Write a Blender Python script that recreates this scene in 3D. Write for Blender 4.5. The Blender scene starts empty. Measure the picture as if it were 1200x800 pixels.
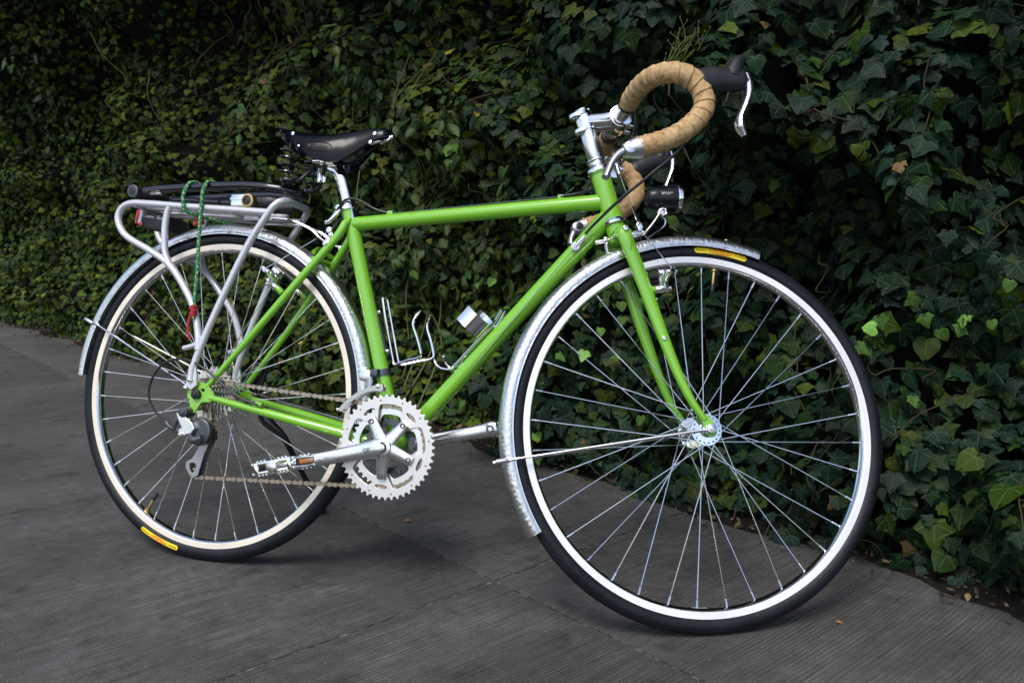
import bpy, bmesh, math, random
import numpy as np
from mathutils import Vector, Matrix, Euler

# ------------------------------------------------------------------ camera, world, sun, exposure
sc = bpy.context.scene
C = bpy.context.collection
cam = bpy.data.cameras.new("camera"); camo = bpy.data.objects.new("camera", cam); C.objects.link(camo)
camo.matrix_world = Matrix(((0.95331804, -0.04038908, 0.2992548, 1.1112), (0.30196771, 0.12598355, -0.94495696, -1.39842),
                            (0.00046476, 0.9912098, 0.13229859, 0.68036), (0, 0, 0, 1)))
cam.sensor_width = 36; cam.lens = 29.505; cam.clip_start = 0.05; cam.clip_end = 500
cam.dof.use_dof = True; cam.dof.focus_distance = 1.6; cam.dof.aperture_fstop = 9.0
sc.camera = camo
SUN_AZ = math.atan2(-0.1, -0.85); SUN_EL = math.radians(57)
w = bpy.data.worlds.new("World"); sc.world = w; w.use_nodes = True
nt = w.node_tree; bg = nt.nodes["Background"]
sky = nt.nodes.new("ShaderNodeTexSky"); sky.sky_type = 'NISHITA'; sky.sun_disc = False
sky.sun_elevation = SUN_EL; sky.sun_rotation = SUN_AZ; sky.dust_density = 2.2; sky.ozone_density = 0.9
nt.links.new(sky.outputs[0], bg.inputs[0]); bg.inputs[1].default_value = 0.14
sl = bpy.data.lights.new("sun", 'SUN'); sl.energy = 1.6; sl.angle = math.radians(24); sl.color = (1, 0.96, 0.9)
so = bpy.data.objects.new("sun", sl); C.objects.link(so)
sdir = Vector((math.sin(SUN_AZ) * math.cos(SUN_EL), math.cos(SUN_AZ) * math.cos(SUN_EL), math.sin(SUN_EL)))
so.rotation_euler = sdir.to_track_quat('Z', 'Y').to_euler(); so.location = sdir * 20
vs = sc.view_settings; vs.view_transform = 'Standard'; vs.look = 'None'; vs.exposure = 0.6; vs.gamma = 1

PI = math.pi; rnd = random.Random(7); rng = np.random.default_rng(11)
V = lambda *a: np.array(a, float)

# ------------------------------------------------------------------ materials
def nodemat(name, color=(.5, .5, .5), rough=.5, metal=0., spec=.5, coat=0., build=None):
    m = bpy.data.materials.new(name); m.use_nodes = True
    b = m.node_tree.nodes["Principled BSDF"]
    b.inputs["Base Color"].default_value = (*color, 1); b.inputs["Roughness"].default_value = rough
    b.inputs["Metallic"].default_value = metal; b.inputs["Specular IOR Level"].default_value = spec
    b.inputs["Coat Weight"].default_value = coat; b.inputs["Coat Roughness"].default_value = .08
    if build: build(m.node_tree, b)
    return m
def N(nt, typ, **kw):
    n = nt.nodes.new(typ)
    for k, v in kw.items():
        if k in n.inputs.keys(): n.inputs[k].default_value = v
        else: setattr(n, k, v)
    return n
def noise(nt, scale, detail=4, vec=None, rough=.55):
    n = N(nt, "ShaderNodeTexNoise"); n.inputs["Scale"].default_value = scale; n.inputs["Detail"].default_value = detail
    n.inputs["Roughness"].default_value = rough
    if vec is not None: nt.links.new(vec, n.inputs["Vector"])
    return n.outputs["Fac"]
def ramp(nt, fac, stops):
    r = nt.nodes.new("ShaderNodeValToRGB"); nt.links.new(fac, r.inputs[0]); e = r.color_ramp.elements
    while len(e) < len(stops): e.new(.5)
    for i, (p, c) in enumerate(stops): e[i].position = p; e[i].color = (*c, 1) if len(c) == 3 else c
    return r.outputs[0]
def bump(nt, b, h, strength=.3, dist=.001, normal=None):
    n = nt.nodes.new("ShaderNodeBump"); n.inputs["Strength"].default_value = strength; n.inputs["Distance"].default_value = dist
    nt.links.new(h, n.inputs["Height"]); nt.links.new(n.outputs[0], b.inputs["Normal"])
    if normal is not None: nt.links.new(normal, n.inputs["Normal"])
    return n.outputs[0]
def objco(nt): return nt.nodes.new("ShaderNodeTexCoord").outputs["Object"]
def uvco(nt): return nt.nodes.new("ShaderNodeUVMap").outputs[0]
def mathn(nt, op, a, b=None, c=None):
    n = nt.nodes.new("ShaderNodeMath"); n.operation = op
    for i, x in enumerate((a, b, c)):
        if x is None: continue
        if isinstance(x, (int, float)): n.inputs[i].default_value = x
        else: nt.links.new(x, n.inputs[i])
    return n.outputs[0]
def mixc(nt, fac, a, b, mode='MIX'):
    n = nt.nodes.new("ShaderNodeMix"); n.data_type = 'RGBA'; n.blend_type = mode
    for s, x in ((0, fac), (6, a), (7, b)):
        if isinstance(x, (int, float)): n.inputs[s].default_value = x
        elif isinstance(x, tuple): n.inputs[s].default_value = (*x, 1)
        else: nt.links.new(x, n.inputs[s])
    return n.outputs[2]

def worn(rough, lo, hi, scale=60, bumpk=0):
    def f(nt, b):
        o = objco(nt); n = noise(nt, scale, 5, o)
        nt.links.new(mathn(nt, 'MULTIPLY_ADD', n, hi - lo, lo), b.inputs["Roughness"])
        if bumpk: bump(nt, b, noise(nt, scale * 3, 3, o), bumpk, .0006)
    return f
def dusty(col, dust, k=.5, scale=25):
    def f(nt, b):
        n = noise(nt, scale, 6, objco(nt), .65)
        nt.links.new(ramp(nt, n, [(.35, col), (.62, col), (.8, tuple(c * (1 - k) + d * k for c, d in zip(col, dust)))]), b.inputs["Base Color"])
        nt.links.new(mathn(nt, 'MULTIPLY_ADD', n, .25, b.inputs["Roughness"].default_value - .1), b.inputs["Roughness"])
    return f
GREEN = nodemat("green paint", (.178, .465, .024), .2, 0, .5, .9, dusty((.178, .465, .024), (.2, .33, .1), .3, 40))
CHROME = nodemat("chrome", (.88, .89, .9), .07, 1, build=worn(.07, .03, .16, 30))
ALU = nodemat("polished alloy", (.8, .81, .82), .25, 1, build=worn(.25, .16, .38, 45))
SATIN = nodemat("satin alloy", (.66, .67, .69), .36, 1, build=worn(.36, .28, .46, 45))
WHITEALU = nodemat("pale anodised alloy", (.78, .77, .75), .38, .75, build=worn(.42, .34, .52, 80))
RACK = nodemat("silver lacquer", (.60, .62, .65), .33, .4, .5, .2, worn(.33, .25, .42, 50))
STEEL = nodemat("spoke steel", (.72, .73, .74), .22, 1)
def rimf(nt, b):
    uv = uvco(nt); mp = N(nt, "ShaderNodeMapping"); nt.links.new(uv, mp.inputs[0]); mp.inputs["Scale"].default_value = (6, 900, 1)
    n = noise(nt, 3, 4, mp.outputs[0])
    nt.links.new(mathn(nt, 'MULTIPLY_ADD', n, .25, .28), b.inputs["Roughness"])
    g = noise(nt, 9, 5, objco(nt)); c = b.inputs["Base Color"].default_value[:3]
    nt.links.new(ramp(nt, g, [(.3, tuple(x * .84 for x in c)), (.62, c)]), b.inputs["Base Color"])
RIMW = nodemat("brushed rim alloy", (.93, .93, .93), .4, .3, build=rimf)
RIMC = nodemat("rim alloy with painted warm reflection", (.88, .80, .68), .4, .3, build=rimf)  # cream base colour paints in the warm reflection of sunlit surroundings
def fend(nt, b):
    uv = uvco(nt); vo = N(nt, "ShaderNodeTexVoronoi"); vo.inputs["Scale"].default_value = 170; nt.links.new(uv, vo.inputs["Vector"])
    bump(nt, b, vo.outputs["Distance"], .45, .0014)
    nt.links.new(mathn(nt, 'MULTIPLY_ADD', noise(nt, 20, 4, uv), .22, .2), b.inputs["Roughness"])
FENDER = nodemat("hammered alloy", (.70, .70, .69), .18, 1, build=fend)
def tyref(nt, b):
    uv = uvco(nt); s = nt.nodes.new("ShaderNodeSeparateXYZ"); nt.links.new(uv, s.inputs[0])
    a = mathn(nt, 'SINE', mathn(nt, 'MULTIPLY', s.outputs[0], 2 * PI * 420)); c = mathn(nt, 'SINE', mathn(nt, 'MULTIPLY', s.outputs[1], 2 * PI * 26))
    tread = mathn(nt, 'MULTIPLY', mathn(nt, 'MULTIPLY', a, c), mathn(nt, 'GREATER_THAN', mathn(nt, 'SUBTRACT', .19, mathn(nt, 'ABSOLUTE', mathn(nt, 'SUBTRACT', s.outputs[1], .5))), 0))
    h = mathn(nt, 'ADD', mathn(nt, 'MULTIPLY', tread, .6), noise(nt, 120, 3, objco(nt)))
    bump(nt, b, h, .7, .0015)
    nt.links.new(ramp(nt, noise(nt, 14, 6, objco(nt)), [(.35, (.0035, .0045, .0075)), (.75, (.010, .012, .017))]), b.inputs["Base Color"])
RUBBER = nodemat("tyre rubber", (.012, .013, .018), .5, 0, .3, build=tyref)
BLACK = nodemat("black plastic", (.012, .013, .016), .42, 0, .5, build=dusty((.012, .013, .016), (.08, .08, .08), .3, 60))
GLOSSB = nodemat("gloss black", (.008, .009, .012), .14, 0, .5, .5, worn(.14, .08, .24, 40))
LAMPB = nodemat("lamp body black", (.006, .008, .012), .3, 0, .4, 0, worn(.3, .24, .38, 40))
HOOD = nodemat("rubber hood", (.010, .0115, .015), .5, 0, .45, build=lambda nt, b: bump(nt, b, N(nt, "ShaderNodeTexVoronoi").outputs["Distance"], .2, .001))
LEATHER = nodemat("black leather", (.002, .0035, .007), .18, 0, .22, .0, worn(.18, .12, .24, 25, .05))
DGREY = nodemat("dark grey metal", (.09, .1, .115), .34, .7, build=worn(.34, .25, .45, 60))
CAGE = nodemat("worn cage steel", (.50, .49, .45), .22, 1, build=worn(.22, .15, .35, 90))
MGREY = nodemat("grey painted alloy", (.36, .37, .39), .32, .7, build=worn(.34, .28, .42, 70))
def corkf(nt, b):
    o = objco(nt); n = noise(nt, 90, 6, o, .7); n2 = noise(nt, 14, 3, o)
    c = ramp(nt, n, [(.30, (.17, .09, .035)), (.44, (.40, .26, .125)), (.68, (.58, .42, .235))])
    nt.links.new(mixc(nt, ramp(nt, n2, [(.35, (0, 0, 0)), (.75, (.4, .4, .4))]), c, (.38, .22, .09)), b.inputs["Base Color"])
    bump(nt, b, n, .5, .0015)
CORK = nodemat("cork ribbon", (.4, .25, .1), .75, 0, .25, build=corkf)
CHAINM = nodemat("oily chain steel", (.40, .34, .26), .35, 1, build=worn(.35, .25, .5, 200))
COG = nodemat("cassette steel", (.70, .67, .60), .22, 1, build=worn(.3, .2, .45, 90))
BRASS = nodemat("brass", (.52, .37, .16), .4, 1)
YELLOW = nodemat("yellow label", (.85, .68, .02), .45); RED = nodemat("red print", (.75, .07, .01), .45)
REDL = nodemat("red lens", (.5, .008, .01), .15, 0, .6, .6, worn(.15, .1, .2, 60)); BLKP = nodemat("black print", (.02, .02, .01), .5); WHT = nodemat("white print", (.8, .8, .8), .5)
AMBER = nodemat("amber reflector", (.8, .27, .02), .15, 0, .5, .6)
def ropef(nt, b):
    uv = uvco(nt); mp = N(nt, "ShaderNodeMapping"); nt.links.new(uv, mp.inputs[0]); mp.inputs["Scale"].default_value = (130, 4, 1); mp.inputs["Rotation"].default_value = (0, 0, .5)
    ch = N(nt, "ShaderNodeTexChecker"); ch.inputs["Scale"].default_value = 1; nt.links.new(mp.outputs[0], ch.inputs["Vector"])
    vo = N(nt, "ShaderNodeTexVoronoi"); vo.inputs["Scale"].default_value = 1.3; nt.links.new(mp.outputs[0], vo.inputs["Vector"])
    nt.links.new(ramp(nt, vo.outputs["Distance"], [(.0, (.62, .5, .13)), (.27, (.6, .5, .15)), (.33, (.012, .2, .085)), (1, (.01, .13, .06))]), b.inputs["Base Color"])
    bump(nt, b, vo.outputs["Distance"], .6, .001)
ROPE = nodemat("green braided cord", (.02, .2, .09), .7, build=ropef)
REDC = nodemat("red cord", (.4, .012, .02), .6)
LENS = nodemat("lamp lens", (.75, .78, .8), .05, .3, .6, .8)

# concrete, soil and plants
PSI = -0.5388
def conc(nt, b):
    g = nt.nodes.new("ShaderNodeNewGeometry").outputs["Position"]
    mp = N(nt, "ShaderNodeMapping"); nt.links.new(g, mp.inputs[0]); mp.inputs["Rotation"].default_value = (0, 0, -PSI)
    st = N(nt, "ShaderNodeMapping"); nt.links.new(mp.outputs[0], st.inputs[0]); st.inputs["Scale"].default_value = (240, 5, 1)
    broom = noise(nt, 1, 4, st.outputs[0], .6)
    sp_ = nt.nodes.new("ShaderNodeSeparateXYZ"); nt.links.new(mp.outputs[0], sp_.inputs[0])
    wig = noise(nt, 3.0, 3, g, .5); ridge = mathn(nt, 'SINE', mathn(nt, 'ADD', mathn(nt, 'MULTIPLY', sp_.outputs[0], 2 * PI / .0082), mathn(nt, 'MULTIPLY', wig, 26)))
    ridge = mathn(nt, 'MULTIPLY', mathn(nt, 'MULTIPLY_ADD', ridge, .5, .5), ramp(nt, noise(nt, 7, 3, st.outputs[0]) if False else noise(nt, 5, 4, g, .6), [(.35, (.25, .25, .25)), (.6, (1, 1, 1))]))
    st2 = N(nt, "ShaderNodeMapping"); nt.links.new(mp.outputs[0], st2.inputs[0]); st2.inputs["Scale"].default_value = (60, 7, 1)
    broom2 = noise(nt, 1, 3, st2.outputs[0], .6)
    grain = noise(nt, 330, 4, g, .75); blot = noise(nt, 2.3, 7, g, .62); fine = noise(nt, 36, 6, g, .7)
    c = ramp(nt, blot, [(.3, (.048, .047, .045)), (.5, (.070, .0685, .066)), (.72, (.101, .100, .098))])
    c = mixc(nt, 1.0, c, ramp(nt, fine, [(.28, (.72, .71, .69)), (.5, (.97, .97, .97)), (.75, (1.2, 1.2, 1.2))]), 'MULTIPLY')
    c = mixc(nt, .55, c, ramp(nt, broom, [(.34, (.48, .48, .48)), (.5, (1, 1, 1)), (.68, (1.6, 1.6, 1.6))]), 'MULTIPLY')
    c = mixc(nt, .3, c, ramp(nt, broom2, [(.3, (.7, .7, .7)), (.7, (1.25, 1.25, 1.25))]), 'MULTIPLY')
    c = mixc(nt, .95, c, ramp(nt, grain, [(.3, (.35, .35, .35)), (.48, (.95, .95, .95)), (.72, (1.7, 1.7, 1.7))]), 'MULTIPLY')
    c = mixc(nt, .7, c, ramp(nt, ridge, [(.0, (.82, .82, .82)), (1, (1.35, 1.35, 1.36))]), 'MULTIPLY')
    spots = noise(nt, 11, 3, g, .5)
    c = mixc(nt, ramp(nt, spots, [(.60, (0, 0, 0)), (.70, (.55, .55, .55))]), c, (.026, .024, .022))
    nt.links.new(c, b.inputs["Base Color"])
    h = mathn(nt, 'ADD', mathn(nt, 'MULTIPLY_ADD', ridge, .4, broom), mathn(nt, 'ADD', mathn(nt, 'MULTIPLY', grain, .5), mathn(nt, 'MULTIPLY', fine, 1.0)))
    bump(nt, b, h, .9, .0035)
CONC = nodemat("broomed concrete", (.08, .08, .07), .85, 0, .3, build=conc)
def soilf(nt, b):
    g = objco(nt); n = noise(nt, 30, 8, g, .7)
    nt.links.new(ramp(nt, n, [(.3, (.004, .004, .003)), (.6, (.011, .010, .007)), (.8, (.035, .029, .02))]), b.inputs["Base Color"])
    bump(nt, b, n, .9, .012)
SOIL = nodemat("dark soil", (.03, .02, .015), .95, 0, .2, build=soilf)
MORTAR = nodemat("joint mortar", (.13, .12, .10), .95, 0, .2, build=lambda nt, b: nt.links.new(ramp(nt, noise(nt, 45, 5, nt.nodes.new("ShaderNodeNewGeometry").outputs["Position"], .7), [(.38, (.018, .016, .012)), (.50, (.05, .045, .04)), (.68, (.22, .205, .175))]), b.inputs["Base Color"]))
GROUNDM = nodemat("dirty ground", (.05, .048, .042), .95, 0, .2, build=soilf)
def leaff(kind):
    def f(nt, b):
        at = N(nt, "ShaderNodeAttribute", attribute_name="tint"); uv = uvco(nt)
        s = nt.nodes.new("ShaderNodeSeparateXYZ"); nt.links.new(uv, s.inputs[0])
        ax = mathn(nt, 'ABSOLUTE', mathn(nt, 'SUBTRACT', s.outputs[0], .5)); y = mathn(nt, 'SUBTRACT', s.outputs[1], .8)
        d = ax
        if kind == 'ivy':
            for dx, dy in ((.905, -.425), (.95, .30), (.50, -.86)):
                cr = mathn(nt, 'ABSOLUTE', mathn(nt, 'SUBTRACT', mathn(nt, 'MULTIPLY', ax, dy), mathn(nt, 'MULTIPLY', y, dx)))
                if dx == .5: cr = mathn(nt, 'ADD', cr, .008)
                d = mathn(nt, 'MINIMUM', d, cr)
        else:
            cr = mathn(nt, 'PINGPONG', mathn(nt, 'ADD', mathn(nt, 'MULTIPLY', ax, 1.0), y), .055)
            d = mathn(nt, 'MINIMUM', d, mathn(nt, 'ADD', cr, .004))
        vein = ramp(nt, d, [(0.003, (1, 1, 1)), (.015, (0, 0, 0))])
        mott = noise(nt, 70, 4, objco(nt))
        base = mixc(nt, 1.0, at.outputs["Color"], ramp(nt, mott, [(.3, (.68, .7, .72)), (.7, (1.3, 1.28, 1.2))]), 'MULTIPLY')
        lite = mixc(nt, .35, mixc(nt, 1.0, at.outputs["Color"], (2.1, 2.0, 2.1), 'MULTIPLY'), (.12, .17, .09))
        nt.links.new(mixc(nt, mathn(nt, 'MULTIPLY', vein, .6), base, lite), b.inputs["Base Color"])
        nt.links.new(mathn(nt, 'MULTIPLY_ADD', mott, .2, .42), b.inputs["Roughness"])
        h = mathn(nt, 'SUBTRACT', mathn(nt, 'MULTIPLY', mott, .5), mathn(nt, 'MULTIPLY', vein, .6))
        bump(nt, b, h, .5, .0015)
    return f
IVY = nodemat("ivy leaf", (.03, .06, .02), .38, 0, .13, build=leaff('ivy'))
BROAD = nodemat("broad leaf", (.03, .06, .02), .38, 0, .25, build=leaff('broad'))
DEADL = nodemat("dry leaf", (.12, .08, .04), .8, 0, .2, build=leaff('broad'))
TWIG = nodemat("twig", (.045, .036, .02), .8, 0, .2, build=dusty((.045, .036, .02), (.09, .09, .04), .8, 20))
VINE = nodemat("green vine stem", (.09, .12, .03), .6, 0, .3, build=dusty((.09, .12, .03), (.16, .1, .05), .8, 8))

# ------------------------------------------------------------------ transforms
A0 = np.array([[9.99988783e-01, 0, 4.73645147e-03], [-9.21961416e-04, 9.80872297e-01, 1.94650168e-01], [-4.64585403e-03, -1.94652351e-01, 9.80861294e-01]])
O0 = V(-1.6246e-3, 0, 3.8e-6)
M0 = Matrix([[*A0[i], O0[i]] for i in range(3)] + [[0, 0, 0, 1]])
R = .343; WB = .99349; HA = 1.238608; RAKE = .045508; STEER = .4504
BB = V(.41811, 0, .27046)
SD = V(-math.cos(HA), 0, math.sin(HA)); SN = V(math.sin(HA), 0, math.cos(HA)); SA = V(WB, 0, R) - RAKE * SN
def rod(k, a):
    K = np.array([[0, -k[2], k[1]], [k[2], 0, -k[0]], [-k[1], k[0], 0]]); return np.eye(3) + math.sin(a) * K + (1 - math.cos(a)) * K @ K
SR = rod(SD, STEER)
def S(p): return (np.asarray(p, float) - SA) @ SR.T + SA          # unsteered -> steered
I = lambda p: np.asarray(p, float)
def SP(s): return SA + s * SD                                     # point on the steering axis

# ------------------------------------------------------------------ mesh builder
def unit(a): a = np.asarray(a, float); return a / (np.linalg.norm(a) + 1e-12)
def spl(P, k=6, closed=False):
    P = [np.asarray(p, float) for p in P]; n = len(P); out = []
    rngn = n if closed else n - 1
    for i in range(rngn):
        p1, p2 = P[i], P[(i + 1) % n]
        p0 = P[i - 1] if (closed or i > 0) else 2 * p1 - p2
        p3 = P[(i + 2) % n] if (closed or i + 2 < n) else 2 * p2 - p1
        for j in range(k):
            t = j / k
            out.append(.5 * (2 * p1 + (p2 - p0) * t + (2 * p0 - 5 * p1 + 4 * p2 - p3) * t * t + (-p0 + 3 * p1 - 3 * p2 + p3) * t ** 3))
    if not closed: out.append(P[-1])
    return out
class MB:
    def __init__(s): s.v = []; s.f = []; s.uv = []
    def add(s, v, f, uv=None, T=None):
        v = np.asarray(v, float)
        if T is not None: v = T(v)
        o = len(s.v); s.v += [tuple(p) for p in v]; s.f += [tuple(i + o for i in q) for q in f]
        s.uv += ([tuple(q) for q in uv] if uv is not None else [(p[0], p[2]) for p in v]); return s
    def tube(s, P, r, n=10, closed=False, caps=True, flat=1., up=None, T=None, tape=None):
        P = np.array([np.asarray(p, float) for p in P]); m = len(P)
        rr = np.ones(m) * r if np.isscalar(r) else np.interp(np.linspace(0, 1, m), np.linspace(0, 1, len(r)), r)
        ff = np.ones(m) * flat if np.isscalar(flat) else np.interp(np.linspace(0, 1, m), np.linspace(0, 1, len(flat)), flat)
        if closed: t = np.roll(P, -1, 0) - np.roll(P, 1, 0)
        else: t = np.gradient(P, axis=0)
        t /= np.linalg.norm(t, axis=1)[:, None] + 1e-12
        u = np.asarray(up, float) if up is not None else (V(0, 1, 0) if abs(t[0][1]) < .9 else V(0, 0, 1))
        ang = np.arange(n) / n * 2 * PI; vs, uv = [], []; L = 0
        for i in range(m):
            u = u - (u @ t[i]) * t[i]; u = unit(u); w = np.cross(t[i], u)
            if i: L += np.linalg.norm(P[i] - P[i - 1])
            ra = np.full(n, rr[i])
            if tape: ra = ra * (1 + tape[1] * (((L / tape[0] + ang / (2 * PI)) % 1) - .5))
            for a, q in zip(ang, ra):
                vs.append(P[i] + q * (math.cos(a) * w + math.sin(a) * u * ff[i])); uv.append((L, a / (2 * PI)))
        f = []
        for i in range(m if closed else m - 1):
            for j in range(n):
                k = (i + 1) % m; f.append((i * n + j, i * n + (j + 1) % n, k * n + (j + 1) % n, k * n + j))
        if caps and not closed:
            f.append(tuple(range(n))[::-1]); f.append(tuple((m - 1) * n + j for j in range(n)))
        return s.add(vs, f, uv, T)
    def cyl(s, a, b, r, r2=None, n=16, T=None):
        a, b = np.asarray(a, float), np.asarray(b, float); r2 = r if r2 is None else r2; e = min(.0012, r * .25, np.linalg.norm(b - a) * .3); d = unit(b - a)
        P = [a, a + d * e * .3, a + d * e, b - d * e, b - d * e * .3, b]
        return s.tube2(P, [r - e, r - e * .3, r, r2, r2 - e * .3, r2 - e], n, T)
    def tube2(s, P, rr, n=16, T=None):
        P = np.array(P, float); d = unit(P[-1] - P[0]); u = unit(np.cross(d, V(0, 1, 0) if abs(d[1]) < .9 else V(1, 0, 0))); w = np.cross(d, u); vs = []; f = []
        for p, r in zip(P, rr):
            for j in range(n): a = j / n * 2 * PI; vs.append(p + r * (math.cos(a) * u + math.sin(a) * w))
        m = len(P)
        for i in range(m - 1):
            for j in range(n): f.append((i * n + j, i * n + (j + 1) % n, (i + 1) * n + (j + 1) % n, (i + 1) * n + j))
        f.append(tuple(range(n))[::-1]); f.append(tuple((m - 1) * n + j for j in range(n)))
        return s.add(vs, f, None, T)
    def box(s, c, sx, sy, sz, rot=None, bev=.0, T=None):
        x, y, z = sx / 2, sy / 2, sz / 2; bm = bmesh.new(); bmesh.ops.create_cube(bm, size=1)
        for q in bm.verts: q.co = (q.co.x * sx, q.co.y * sy, q.co.z * sz)
        if bev: bmesh.ops.bevel(bm, geom=bm.edges[:], offset=bev, segments=2, affect='EDGES', profile=.6)
        v = np.array([tuple(q.co) for q in bm.verts]); bm.verts.index_update(); f = [tuple(q.index for q in F.verts) for F in bm.faces]; bm.free()
        if rot is not None: v = v @ np.asarray(rot).T
        return s.add(v + np.asarray(c, float), f, None, T)
    def lathe(s, prof, n=48, T=None, closedprof=False, a0=0, a1=2 * PI):
        """profile of (radius, y) about the Y axis"""
        full = abs(a1 - a0 - 2 * PI) < 1e-6; m = len(prof); k = n if full else n + 1; vs = []; uv = []; f = []
        for i in range(k):
            a = a0 + (a1 - a0) * i / n
            for j, (r, y) in enumerate(prof): vs.append((r * math.cos(a), y, r * math.sin(a))); uv.append(((a) / (2 * PI), j / max(1, m - 1)))
        for i in range(n):
            q = (i + 1) % k
            for j in range(m if closedprof else m - 1): J = (j + 1) % m; f.append((i * m + j, i * m + J, q * m + J, q * m + j))
        if not full and closedprof: f.append(tuple(range(m))); f.append(tuple(n * m + j for j in range(m))[::-1])
        return s.add(vs, f, uv, T)
    def plate(s, outs, th, T=None, bev=0.0, y=0.):
        """flat plate from closed 2D outlines (x,z), even-odd holes, thickness along y"""
        cu = bpy.data.curves.new("tmp", 'CURVE'); cu.dimensions = '2D'; cu.fill_mode = 'BOTH'; cu.extrude = th / 2 - bev; cu.bevel_depth = bev; cu.bevel_resolution = 1
        for o in outs:
            sp = cu.splines.new('POLY'); sp.points.add(len(o) - 1); sp.use_cyclic_u = True
            for p, q in zip(sp.points, o): p.co = (q[0], q[1], 0, 1)
        return s.curve(cu, lambda v: np.stack([v[:, 0], -v[:, 2] + y, v[:, 1]], 1), T)
    def curve(s, cu, F, T=None):
        ob = bpy.data.objects.new("tmp", cu); C.objects.link(ob); dg = bpy.context.evaluated_depsgraph_get(); me = bpy.data.meshes.new_from_object(ob.evaluated_get(dg))
        v = np.array([tuple(q.co) for q in me.vertices]).reshape(-1, 3); f = [tuple(p.vertices) for p in me.polygons]
        bpy.data.objects.remove(ob); bpy.data.curves.remove(cu); bpy.data.meshes.remove(me)
        return s.add(F(v), f, None, T)
    def text(s, body, size, F, ext=.0003, T=None, shear=0.):
        cu = bpy.data.curves.new("tmp", 'FONT'); cu.body = body; cu.size = size; cu.extrude = ext; cu.align_x = 'CENTER'; cu.align_y = 'CENTER'; cu.shear = shear; cu.resolution_u = 2
        return s.curve(cu, F, T)
AB = {}
def link(o, name, label=None, cat=None, group=None, kind=None):
    C.objects.link(o)
    for k, v in (('label', label), ('category', cat), ('group', group), ('kind', kind)):
        if v: o[k] = v
def mesh_of(name, v, f, uv=None, mat=None, sharp=.7):
    me = bpy.data.meshes.new(name); me.from_pydata([tuple(p) for p in v], [], f); me.update()
    if uv is not None:
        l = me.uv_layers.new(name="UVMap"); idx = np.zeros(len(me.loops), int); me.loops.foreach_get("vertex_index", idx)
        l.data.foreach_set("uv", np.asarray(uv, float)[idx].ravel())
    me.polygons.foreach_set("use_smooth", [True] * len(me.polygons))
    if sharp: me.set_sharp_from_angle(angle=sharp)
    if mat: me.materials.append(mat)
    bm = bmesh.new(); bm.from_mesh(me); bmesh.ops.recalc_face_normals(bm, faces=bm.faces); bm.to_mesh(me); bm.free()
    return me
def obj(name, mb, mat, parent=None, label=None, cat=None, group=None, kind=None, frame=None, sharp=.7):
    v = np.array(mb.v); c = (v.min(0) + v.max(0)) / 2
    if parent is None: c = V(c[0], c[1], v[:, 2].min())
    o = bpy.data.objects.new(name, mesh_of(name, v - c, mb.f, mb.uv, mat, sharp)); link(o, name, label, cat, group, kind)
    AB[o] = c
    if parent is not None: o.parent = parent; o.location = Vector(c - AB[parent])
    elif frame is not None: o.matrix_world = frame @ Matrix.Translation(Vector(c))
    else: o.location = Vector(c)
    return o
def empty(name, mw, ab=(0, 0, 0), parent=None, **kw):
    o = bpy.data.objects.new(name, None); o.empty_display_size = .05; link(o, name, **kw); o.matrix_basis = mw; AB[o] = V(*ab)
    if parent is not None: o.parent = parent
    return o
def struct(name, mb, mat, **kw): return obj(name, mb, mat, kind='structure', **kw)

# ------------------------------------------------------------------ ground and pavement
U = V(.85830732, -.513136, 0); W = V(.513136, .85830732, 0); Z = V(0, 0, 1)     # along the hedge, away from the street
def G(a, o, h=0.): return a * U + o * W + h * Z
g = MB(); g.add([(-150, -150, -.03), (150, -150, -.03), (150, 150, -.03), (-150, 150, -.03)], [(0, 1, 2, 3)])
struct('ground', g, GROUNDM)
pv = empty('pavement', Matrix.Identity(4), kind='structure')
GAP = .0030
def slab(a0, a1, o0, o1):
    mb = MB(); bm = bmesh.new(); bmesh.ops.create_cube(bm, size=1); jig = lambda k: rnd.uniform(-k, k)
    for q in bm.verts: q.co = ((q.co.x + .5) * (a1 - a0 - 2 * GAP) + a0 + GAP, (q.co.y + .5) * (o1 - o0 - 2 * GAP) + o0 + GAP, (q.co.z - .5) * .1)
    ed = [e for e in bm.edges if all(abs(v.co.z) < 1e-6 for v in e.verts)]
    bmesh.ops.bevel(bm, geom=ed, offset=.0035, segments=2, affect='EDGES', profile=.5)
    bm.verts.index_update(); v = np.array([G(*q.co[:2], q.co[2]) for q in bm.verts]); f = [tuple(q.index for q in F.verts) for F in bm.faces]; bm.free()
    mb.add(v, f); obj('slab', mb, CONC, pv)
AS = [-.599 + 1.0743 * k for k in range(-16, 5)]
for i in range(len(AS) - 1):
    for o0, o1 in ((-1.9, -.757), (-.757, .385), (.385, 1.33)): slab(AS[i], AS[i + 1], o0, o1)
# weathered mortar and dirt lying in the joints
g = MB()
for a in AS: g.box(G(a, -.28, -.0056), .009, 3.2, .006, rot=np.stack([U, W, Z], 1))
for o in (.385, -.757): g.box(G(-1.5, o, -.0060), 17, .009, .006, rot=np.stack([U, W, Z], 1))
obj('joint_filler', g, MORTAR, pv)
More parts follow.
